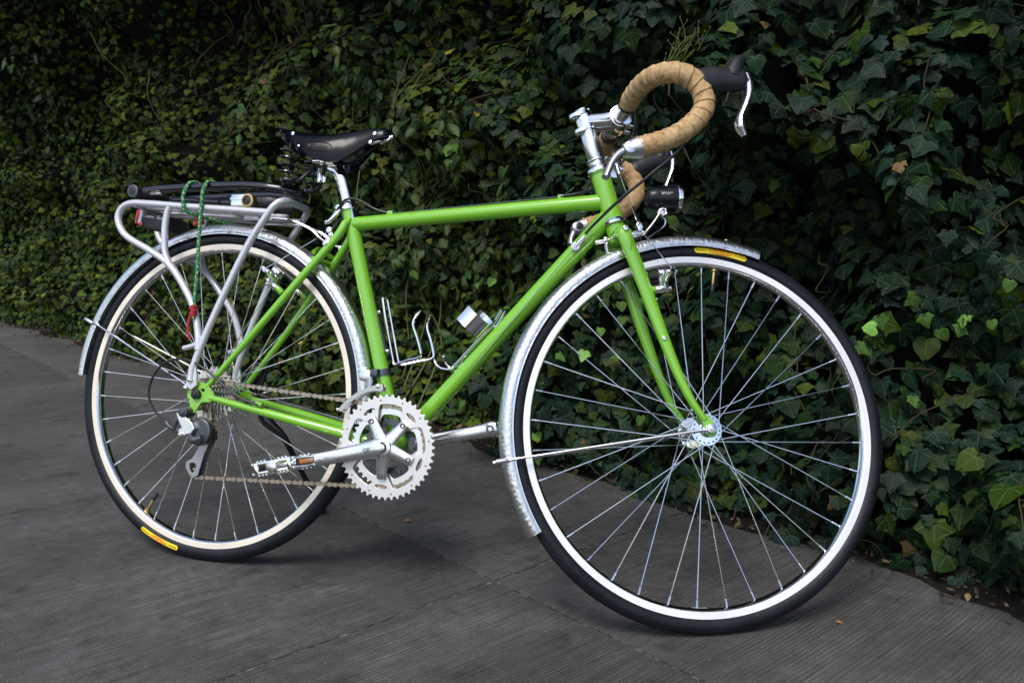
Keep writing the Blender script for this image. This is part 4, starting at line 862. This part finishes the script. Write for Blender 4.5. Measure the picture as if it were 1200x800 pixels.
cl.tube(spl([BB + V(0, .060, 0) + ax * .012, BB + V(0, .062, 0) - ax * .02, BB + V(0, .067, 0) - ax * .09, e2 + ax * .014, e2 + ax * .002, e2 - ax * .011, e2 - ax * .016], 5), [.012, .016, .0135, .0130, .0160, .0160, .0135, .006], 20, flat=[.65, .62, .55, .5, .5], up=V(0, 1, 0)); CL = obj('crank_arm', cl, ALU, bike); CL['label'] = 'far crank arm pointing forward'
mb = MB(); mb.tube2([e2 + V(0, q, 0) for q in (-.0066, -.0085, -.0085, -.0070)], [.0085, .008, .0045, .004], 16); obj('pedal_thread', mb, DGREY, CL)
mb = MB(); mb.cyl(BB + V(0, -.034, 0), BB + V(0, -.052, 0), .012); mb.cyl(BB + V(0, .034, 0), BB + V(0, .062, 0), .012); mb.cyl(BB + V(0, .034, 0), BB + V(0, .039, 0), .0225, n=24); obj('bottom_bracket', mb, SATIN, bike)
def pedal(c0, s):
    """c0 = crank end, s = -1 near side; px along the crank, py outwards, pz up"""
    px_, pz_ = -ax, za; Y_ = V(0, s, 0); rot = np.stack([px_, V(0, 1, 0), pz_], 1); ctr = c0 + Y_ * .058; mb = MB()
    mb.tube([c0 + Y_ * .004, c0 + Y_ * .025, ctr, c0 + Y_ * .097], [.0075, .008, .0115, .0095], 18); PD = obj('pedal', mb, ALU, bike)
    mb = MB()
    for sy, ln in ((-.034, .088), (.036, .074)):
        for sz_ in (-1, 1): mb.box(ctr + Y_ * sy * 1 + pz_ * sz_ * .0085, ln, .0028, .006, rot=rot, bev=.0006)
        for sx2 in (-1, 1):
            mb.box(ctr + Y_ * sy + px_ * sx2 * ln / 2.15, .008, .0035, .023, rot=rot, bev=.001)
        for k in range(-4, 5):
            if abs(k) > 1:
                for sz_ in (-1, 1): mb.box(ctr + Y_ * sy + px_ * k * ln / 10 + pz_ * sz_ * .0125, .004, .0028, .004, rot=rot, bev=.0005)
    for sx2 in (-1, 1):
        for sz_ in (-1, 1): mb.box(ctr + px_ * sx2 * .042 + pz_ * sz_ * .0085, .0035, .074, .005, rot=rot, bev=.0006)
        mb.box(ctr + px_ * sx2 * .022 + Y_ * 0, .030, .010, .010, rot=rot, bev=.002)
    obj('cage', mb, CHROME, PD)
    mb = MB(); q = c0 + Y_ * .097; mb.tube2([q, q + Y_ * .003, q + Y_ * .0045], [.0105, .0105, .007], 20); obj('dust_cap', mb, ALU, PD)
    for sx2 in (1, -1):
        mb = MB(); mb.box(ctr + px_ * sx2 * .0445 + Y_ * .0, .006, .052, .013, rot=rot, bev=.0012); H_ = obj('reflector_housing', mb, BLACK, PD)
        mb = MB(); mb.box(ctr + px_ * sx2 * .0478, .002, .044, .009, rot=rot, bev=.0004); obj('reflector', mb, AMBER, H_)
pedal(e, -1); pedal(e2, 1)
# cassette
CS = MB(); CS.tube([V(0, -.018, R), V(0, -.054, R)], .0145, 20); CS = obj('cassette', CS, DGREY, bike)
for k, (r_, t_) in enumerate(((.0565, 28), (.049, 24), (.043, 21), (.0385, 19), (.0345, 17), (.0305, 15), (.0265, 13), (.0235, 12))):
    mb = MB(); nh_ = 5; hl = []
    if r_ > .04: hl = [[(rr_ * math.cos(aa), R + rr_ * math.sin(aa)) for aa, rr_ in [(k2 * 2 * PI / 5 + d_, q_) for d_, q_ in ((-.35, r_ * .55), (0, r_ * .5), (.35, r_ * .55), (.38, r_ * .75), (0, r_ * .8), (-.38, r_ * .75))]] for k2 in range(5)]
    sprocket(mb, V(0, 0, R), r_, t_, -.020 - k * .0044, .0019, .013, bev=.0002, holes=hl); obj('sprocket', mb, COG, CS)
mb = MB(); mb.tube2([V(0, q, R) for q in (.0, -.0)], [.01, .01], 8) if False else None
# chain path (x, z) with y
def arc(c, r, a0, a1, n): return [(c[0] + r * math.cos(a), c[1] + r * math.sin(a)) for a in np.linspace(a0, a1, n)]
PU = (.016, .262); PLo = (-.004, .1905); cc_ = (0, R); cb_ = (BB[0], BB[2])
path = arc(cc_, .0305, math.radians(-60), math.radians(-265), 14)[::1]
path = [(p_[0], p_[1], -.0425) for p_ in arc(cc_, .0305, math.radians(300), math.radians(97), 16)]
path += [(p_[0], p_[1], -.0415) for p_ in arc(cb_, .0765, math.radians(97), math.radians(-84), 22)]
path += [(p_[0], p_[1], -.0425) for p_ in arc(PLo, .0165, math.radians(-88), math.radians(-240), 8)]
path += [(p_[0], p_[1], -.0425) for p_ in arc(PU, .0165, math.radians(-60), math.radians(60), 7)]
P3 = np.array([(p_[0], p_[2], p_[1]) for p_ in path]); P3c = np.vstack([P3, P3[:1]]); sl_ = np.r_[0, np.cumsum(np.linalg.norm(np.diff(P3c, axis=0), axis=1))]
nl = int(round(sl_[-1] / .0127)); nl += nl % 2; ch = MB(); q_ = np.linspace(0, sl_[-1], nl + 1); PP = np.stack([np.interp(q_, sl_, P3c[:, i]) for i in range(3)], 1)
for k in range(nl):
    a_, b_ = PP[k], PP[k + 1]; d_ = unit(b_ - a_); n_ = unit(np.cross(d_, V(0, 1, 0))); outr = k % 2
    for sy in (-1, 1):
        oy = sy * (.0036 if outr else .0020); vv = []
        for t, wd in ((-.0042, .0018), (-.0028, .0038), (0, .0044), (.0028, .0037), (.00635, .0021 if outr else .0017), (.0099, .0037), (.0127, .0044), (.0155, .0038), (.0169, .0018)):
            for sg in (-1, 1): vv.append(a_ + d_ * t + n_ * sg * wd)
        base_ = [v_ + V(0, oy - .0006, 0) for v_ in vv] + [v_ + V(0, oy + .0006, 0) for v_ in vv]; m = len(vv)
        ff = [(2 * i, 2 * i + 1, 2 * i + 3, 2 * i + 2) for i in range(8)] + [(m + 2 * i, m + 2 * i + 2, m + 2 * i + 3, m + 2 * i + 1) for i in range(8)] + [(2 * i, 2 * i + 2, m + 2 * i + 2, m + 2 * i) for i in range(8)] + [(2 * i + 1, m + 2 * i + 1, m + 2 * i + 3, 2 * i + 3) for i in range(8)] + [(0, m, m + 1, 1), (m - 2, m - 1, 2 * m - 1, 2 * m - 2)]
        ch.add(base_, ff)
    ch.tube([a_ + V(0, -.0042, 0), a_ + V(0, .0042, 0)], .0019, 6)
obj('chain', ch, CHAINM, bike, kind='stuff')
# rear derailleur
rd = MB(); Y0 = -.073
rd.cyl(V(-.016, -.060, .306), V(-.016, -.088, .306), .0105, n=20); rd.cyl(V(-.016, -.088, .306), V(-.016, -.0905, .306), .0065, n=6)
rd.tube(spl([V(-.016, -.072, .306), V(-.026, -.074, .300), V(-.033, -.076, .290)], 3), [.009, .007, .006], 12, flat=.7)
RD = obj('rear_derailleur', rd, DGREY, bike)
mb = MB(); mb.plate([[(-.030, .302), (-.018, .300), (.006, .285), (.012, .276), (.006, .266), (-.004, .264), (-.012, .270), (-.026, .292)]], .016, y=-.078, bev=.002); mb.plate([[(-.020, .272), (-.012, .274), (-.006, .262), (-.012, .258), (-.020, .264)]], .008, y=-.084, bev=.001); mb.cyl(V(-.014, -.08, .262), V(-.014, -.094, .262), .004)
obj('parallelogram', mb, ALU, RD)
mb = MB(); o_ = spl([(-.002, .274), (.006, .286), (.016, .293), (.026, .292), (.036, .284), (.040, .270), (.036, .256), (.026, .247), (.012, .246), (.0, .254)], 4, True); i_ = spl([(.014, .282), (.022, .285), (.030, .279), (.032, .268), (.024, .274), (.014, .276)], 3, True)
mb.plate([[(p_[0], p_[1]) for p_ in o_]], .014, y=-.070, bev=.0045); mb.tube(spl([V(.0, -.079, .262), V(.012, -.083, .252), V(.030, -.081, .258)], 4), [.006, .009, .007], 12); obj('knuckle', mb, DGREY, RD)
def cagepl(y, mat):
    mb = MB(); o_ = [(.010, .250), (.018, .270), (.030, .270), (.030, .254), (.018, .226), (.010, .196), (.006, .180), (-.004, .174), (-.016, .182), (-.024, .194), (-.023, .204), (-.010, .212), (.0, .228)]; i_ = [(-.016, .202), (-.006, .205), (.002, .200), (-.001, .188), (-.007, .182), (-.015, .190)]
    mb.plate([[(p_[0], p_[1]) for p_ in o_], i_], .0024, y=y, bev=.0006); return obj('derailleur_cage', mb, mat, RD)
cagepl(-.0525, MGREY); cagepl(-.034, MGREY)
for c_ in (PU, PLo):
    mb = MB(); sprocket(mb, V(c_[0], 0, c_[1]), .0165, 11, -.043, .004, .005); PW = obj('pulley', mb, DGREY, RD)
    mb = MB(); mb.cyl(V(c_[0], -.054, c_[1]), V(c_[0], -.033, c_[1]), .003); obj('pulley_bolt', mb, BRASS, PW)
mb = MB(); mb.tube([V(-.066, -.072, .284), V(-.060, -.073, .277), V(-.046, -.074, .270), V(-.040, -.074, .272)], [.0035, .005, .0048, .0035], 12); mb.tube([V(-.046, -.074, .270), V(-.040, -.075, .284), V(-.028, -.075, .300)], [.006, .006, .007], 10, flat=.7); obj('barrel_adjuster', mb, DGREY, RD)
cable([V(.150, -.0635, .331), V(.115, -.068, .338), V(.07, -.073, .362), V(.02, -.076, .395), V(-.03, -.077, .412), V(-.078, -.076, .402), V(-.106, -.075, .370), V(-.113, -.074, .335), V(-.100, -.073, .308), V(-.084, -.072, .294), V(-.066, -.072, .284)], .0025, BLACK, 'cable_housing')
cable([V(-.040, -.074, .272), V(-.014, -.087, .262)], .0009, STEEL, k=2)
# front derailleur
fd = MB(); q0 = BB + std * .145
fd.tube([q0 - std * .006, q0 + std * .006], .0172, 24); fd.box(q0 + V(-.004, -.022, 0), .014, .016, .016, bev=.003); FDc = obj('front_derailleur', fd, DGREY, bike)
fd = MB(); fd.box(q0 + V(-.022, -.026, -.006), .024, .014, .022, bev=.004); fd.box(q0 + V(-.030, -.018, .004), .018, .02, .012, bev=.003); fd.tube([q0 + V(-.012, -.03, -.012), q0 + V(-.004, -.045, -.030)], [.007, .006], 10, flat=.6); obj('linkage', fd, ALU, FDc)
for y in (-.036, -.0555):
    fd = MB(); o_ = spl([(.396, .385), (.402, .380), (.399, .373), (.378, .3715), (.352, .3605), (.328, .340), (.318, .329), (.312, .332), (.321, .345), (.343, .3635), (.369, .378)], 3, True)
    if y < -.05: o_ = [(p_[0] + .004, p_[1] + .002) for p_ in o_]
    fd.plate([[(p_[0], p_[1]) for p_ in o_]], .0018, y=y, bev=.0005); obj('derailleur_cage', fd, CAGE, FDc)
fd = MB(); fd.cyl(V(.312, -.036, .334), V(.312, -.0555, .334), .003); fd.cyl(V(.395, -.036, .384), V(.395, -.058, .384), .0045); obj('cage_pin', fd, CHROME, FDc)
# ---- bottle cages
def wire(mb, P, r=.0026, k=5): mb.tube(spl(P, k), r, 8)
mb = MB()
for s in (-1, 1):
    wire(mb, [V(.3695, s * .010, .556), V(.380, s * .012, .515), V(.395, s * .012, .460), V(.4035, s * .012, .432), V(.409, s * .016, .428), V(.440, s * .026, .437), V(.462, s * .030, .4425), V(.468, s * .032, .452), V(.459, s * .034, .480), V(.449, s * .035, .505), V(.452, s * .033, .520), V(.4575, s * .024, .532), V(.460, s * .010, .538), V(.460, 0, .539)])
wire(mb, [V(.3695, -.010, .556), V(.3670, 0, .562), V(.3695, .010, .556)])
BC = obj('bottle_cage', mb, CHROME, bike); BC['label'] = 'wire bottle cage on the seat tube'
mb = MB(); q1, q2 = BB + std * .185, BB + std * .265; off_ = V(.0165, 0, .005); mb.tube([q1 + off_, q2 + off_], .0085, 10, flat=.25, up=V(.95, 0, .3)); mb.cyl(q1 + off_, q1 + off_ + V(.006, 0, .002), .004); mb.cyl(q2 + off_, q2 + off_ + V(.006, 0, .002), .004); obj('mounting_plate', mb, ALU, BC)
dd_ = unit(DT0 - BB); nn_ = V(-dd_[2], 0, dd_[0]); qd = lambda t, n_, y=0: BB + dd_ * t + nn_ * n_ + V(0, y, 0)
mb = MB()
for s in (-1, 1): wire(mb, [qd(.335, .026, s * .012), qd(.30, .019, s * .012), qd(.26, .020, s * .013), qd(.20, .020, s * .014), qd(.185, .022, s * .02), qd(.176, .036, s * .028), qd(.178, .052, s * .026), qd(.186, .058, s * .014)])
B2 = obj('bottle_cage', mb, CHROME, bike); B2['label'] = 'bottle cage with a polished band on the down tube'
mb = MB(); vv = []; nb = 22
for i in range(nb + 1):
    a = math.radians(-118 + 236 * i / nb)
    for t in (.266, .300): vv.append(qd(t, .056 - .037 * math.cos(a), .037 * math.sin(a)))
m = len(vv); vv2 = [v_ for v_ in vv]; mb.add(vv2, [(2 * i, 2 * i + 1, 2 * i + 3, 2 * i + 2) for i in range(nb)]); obj('band', mb, CHROME, B2)
mb = MB(); mb.tube([qd(.21, .0175), qd(.30, .0175)], .0085, 10, flat=.25, up=nn_); mb.cyl(qd(.22, .015), qd(.22, .026), .004); mb.cyl(qd(.29, .015), qd(.29, .026), .004); obj('mounting_plate', mb, ALU, B2)
# ---- kickstand (behind the rear wheel)
A0i = A0.T; foot = (V(.085, .33, .004) - O0) @ A0
mb = MB(); k1 = V(.050, .098, .300)
mb.tube(spl([V(.046, .095, .318), k1, V(.062, .102, .284), V(.085, .116, .262), V(.098, .128, .240)], 4), [.012, .014, .013, .009, .007], 12, flat=.8)
mb.tube([V(.094, .124, .246), foot + (k1 - foot) * .03], [.0065, .0060], 12, flat=1.0); KS = obj('kickstand', mb, GLOSSB, bike)
mb = MB(); rx_ = rod(V(0, 1, 0), .28); mb.box(V(.034, .079, .362), .034, .009, .108, rot=rx_, bev=.003); 
for dx in (-.009, 0, .009): mb.box(V(.034, .0735, .362) + rx_ @ V(dx, 0, .004), .0035, .004, .09, rot=rx_, bev=.001)
mb.box(V(.034, .086, .362), .022, .008, .10, rot=rx_, bev=.003); obj('mounting_plate', mb, BLACK, KS)
mb = MB(); mb.tube([foot + (k1 - foot) * .05, foot], [.009, .0095], 12); obj('rubber_foot', mb, BLACK, KS)
# ---- rear rack
rk = MB(); rr_ = .0073
hoopR = [V(-.014, -.074, .372), V(-.010, -.073, .40), V(.010, -.070, .462), V(.036, -.067, .53), V(.085, -.062, .645), V(.125, -.060, .712), V(.140, -.057, .733), V(.150, -.048, .742), V(.154, -.032, .745), V(.154, 0, .745)]
rk.tube(spl(hoopR + [V(p_[0], -p_[1], p_[2]) for p_ in reversed(hoopR[:-1])], 6), rr_, 14)
for s in (-1, 1):
    y = s * .060
    rk.tube(spl([V(-.002, s * .0735, .432), V(-.006, s * .071, .46), V(-.022, s * .067, .508), V(-.048, y * 1.04, .548), V(-.097, y, .603), V(-.150, y, .634), V(-.207, y, .660), V(-.232, y, .680), V(-.243, y, .706), V(-.234, y, .727), V(-.210, y, .7365), V(-.170, y, .7355), V(-.05, y, .7275), V(.128, y, .7165)], 6), rr_, 14)
    rk.tube(spl([V(-.112, y, .729), V(-.118, y, .712), V(-.120, y, .68), V(-.114, y, .632), V(-.096, y, .600)], 5), rr_ * .95, 12)
    rk.tube(spl([V(-.002, s * .0735, .445), V(-.022, s * .0745, .438), V(-.036, s * .0745, .434)], 4), .0055, 10)
    rk.plate([[(-.022, .36), (-.010, .352), (.002, .362), (.000, .385), (-.006, .405), (-.018, .40)]], .006, y=s * .0735, bev=.001)
for y in (-.022, .022): rk.tube([V(-.205, y, .734), V(-.05, y, .7265), V(.150, y * 1.1, .7155)], .0045, 10)
for x in (-.205, -.09, .03): z = .7365 - (x + .21) * .058; rk.tube([V(x, -.058, z - .004), V(x, .058, z - .004)], .0045, 10)
RK = obj('rear_rack', rk, RACK, bike)
for s in (-1, 1):
    mb = MB(); mb.tube(spl([V(.05, s * .030, .711), V(.145, s * .027, .709), V(.20, s * .024, .692), V(.228, s * .026, .672), V(.248, s * .030, .660)], 4), .003, 8); obj('support_rod', mb, CHROME, RK)
    mb = MB(); q = V(.248, s * .0315, .660); mb.cyl(q + V(0, -.004, 0), q + V(0, .004, 0), .0075); mb.cyl(q + V(0, s * .004, 0), q + V(0, s * .008, 0), .004); obj('bolt', mb, CHROME, RK)
    mb = MB(); q = V(-.012, s * .077, .372); mb.cyl(q, q + V(0, s * .006, 0), .0055, n=6); q = V(-.024, s * .071, .355); mb.cyl(q, q + V(0, s * .006, 0), .005, n=6); obj('bolt', mb, CHROME, RK)
mb = MB(); rT = rod(V(0, 1, 0), .14); tl = V(-.178, 0, .704)
mb.box(tl, .082, .062, .034, rot=rT, bev=.006); TL = obj('rear_light', mb, BLACK, RK)
mb = MB(); mb.box(tl + rT @ V(-.0435, 0, .004), .012, .060, .032, rot=rT, bev=.004); obj('lens', mb, REDL, TL)
mb = MB(); mb.box(tl + rT @ V(-.034, 0, .006), .008, .064, .032, rot=rT, bev=.002); obj('lens_frame', mb, WHT, TL)
mb = MB()
for x_, t_ in ((-.014, "Cosmo"), (.020, "Extra")):
    mb.text(t_, .0105, lambda v, x_=x_: np.array([tuple(tl + rT @ V(x_ + q[0], -.0315 - q[2], .009 + q[1])) for q in v]), .0003, shear=.2)
obj('print', mb, WHT, TL)
mb = MB(); mb.cyl(tl + rT @ V(-.028, -.031, -.010), tl + rT @ V(-.028, -.034, -.010), .0045); obj('reflector', mb, REDL, TL)

# ================================================================== things carried on the rack
def lockx(loc): return M0 @ T_w(Vector(loc))
L1 = empty('u_lock', lockx((-.205, 0, .755)), ab=(-.205, 0, .755), label='long black lock on the rack with its dark round end cap at the tail end', cat='bicycle lock', group='U locks strapped on the rear rack')
mb = MB(); mb.cyl(V(-.205, -.062, .7615), V(-.205, .062, .7615), .0128, n=26); mb.cyl(V(-.192, -.047, .7625), V(-.176, -.047, .7630), .0098, n=18); mb.cyl(V(-.192, .047, .7625), V(-.176, .047, .7630), .0098, n=18); obj('crossbar', mb, BLACK, L1)
mb = MB(); mb.cyl(V(-.205, -.0625, .7615), V(-.205, -.068, .7615), .0138, n=26); cp_ = obj('end_cap', mb, DGREY, L1); mb = MB(); mb.cyl(V(-.205, -.068, .7615), V(-.205, -.0688, .7615), .008, n=20); obj('keyhole_cover', mb, BLACK, cp_)
sh = [V(-.190, -.047, .7628), V(-.12, -.047, .768), V(.02, -.047, .773), V(.085, -.047, .7715), V(.125, -.042, .768), V(.152, -.028, .765), V(.166, 0, .763)]
mb = MB(); P = spl(sh + [V(p_[0], -p_[1], p_[2]) for p_ in reversed(sh[:-1])], 6); mb.tube([q + V(0, 0, .002) for q in P], .0092, 16); obj('shackle', mb, GLOSSB, L1)
for s in (-1, 1): mb = MB(); mb.cyl(V(-.176, s * .047, .7632), V(-.146, s * .047, .7655), .0081, n=18); obj('bare_steel_collar', mb, CHROME, L1)
L2 = empty('u_lock', lockx((.078, 0, .735)), ab=(.078, 0, .735), label='second black lock on the rack with a brass ringed end cap and silver sleeve', cat='bicycle lock', group='U locks strapped on the rear rack')
mb = MB(); mb.cyl(V(.078, -.058, .7405), V(.078, .052, .7405), .0118, n=26); obj('crossbar', mb, BLACK, L2)
mb = MB(); mb.lathe([(.0135, 0), (.0142, -.003), (.0135, -.006), (.0100, -.0065), (.0095, -.002), (.0098, 0)], 30, closedprof=True, T=lambda v: v + V(.078, -.0585, .7405)); cp_ = obj('end_ring', mb, BRASS, L2)
mb = MB(); mb.cyl(V(.078, -.058, .7405), V(.078, -.0635, .7405), .0095, n=22); obj('end_cap', mb, BLACK, cp_)
for s in (-1, 1): mb = MB(); mb.box(V(.045, s * .037, .7445), .040, .022, .027, bev=.006); mb.box(V(.045, s * .0485, .7475), .038, .003, .004, bev=.0006); obj('sleeve', mb, CHROME, L2)
sh = [V(.05, -.036, .7395), V(-.03, -.036, .7440), V(-.11, -.036, .7490), V(-.138, -.026, .7505), V(-.148, 0, .751)]
mb = MB(); P = spl(sh + [V(p_[0], -p_[1], p_[2]) for p_ in reversed(sh[:-1])], 6); mb.tube(P, .0072, 14); obj('shackle', mb, GLOSSB, L2)
for s in (-1, 1): mb = MB(); mb.tube(spl([V(.062, s * .034, .7405), V(.085, s * .034, .7415), V(.112, s * .034, .744), V(.132, s * .03, .7455)], 4), [.012, .0155, .014, .008], 18, flat=.8, up=V(0, 1, 0)); obj('shackle_socket', mb, BLACK, L2)
tagc = dict(cat='cord')
mb = MB(); cr = [V(-.016, .030, .789 - .004), V(-.022, -.03, .784), V(-.0255, -.050, .783), V(-.0265, -.060, .777), V(-.0255, -.0705, .755), V(-.025, -.0715, .72), V(-.0245, -.071, .66), V(-.0215, -.072, .58), V(-.018, -.077, .52), V(-.016, -.080, .495)]
mb.tube(spl(cr, 8), .0038, 10)
cr = [V(-.055, .03, .784), V(-.064, -.03, .7835), V(-.069, -.052, .782), V(-.0735, -.0605, .771), V(-.0725, -.0700, .752), V(-.0705, -.0710, .733), V(-.066, -.066, .718), V(-.05, -.045, .712), V(-.02, -.01, .708), V(.02, .03, .702), V(.05, .058, .70)]
mb.tube(spl(cr, 8), .0038, 10)
RP = obj('cord', mb, ROPE, None, frame=M0, label='green and yellow braided cord tied over the locks on the rack, bound with red string', cat='cord')
def inrp(name, mb, mat):
    v = np.array(mb.v); c = (v.min(0) + v.max(0)) / 2; o = bpy.data.objects.new(name, mesh_of(name, v - c, mb.f, mb.uv, mat)); C.objects.link(o); o.parent = RP; o.location = Vector(c - AB[RP]); return o
mb = MB()
for k in range(5): z = .520 - k * .0045; mb.lathe([(.0062 + .0016 * math.cos(t), .0022 * math.sin(t)) for t in np.linspace(0, 2 * PI, 8, endpoint=False)], 18, closedprof=True, T=lambda v, z=z: v[:, [0, 2, 1]] + V(-.0172 + .002 * math.sin(z * 900), -.078, z))
mb.tube(spl([V(-.02, -.084, .50), V(-.023, -.084, .48), V(-.021, -.083, .462), V(-.017, -.083, .452)], 4), .0026, 8); inrp('red_whipping', mb, REDC)
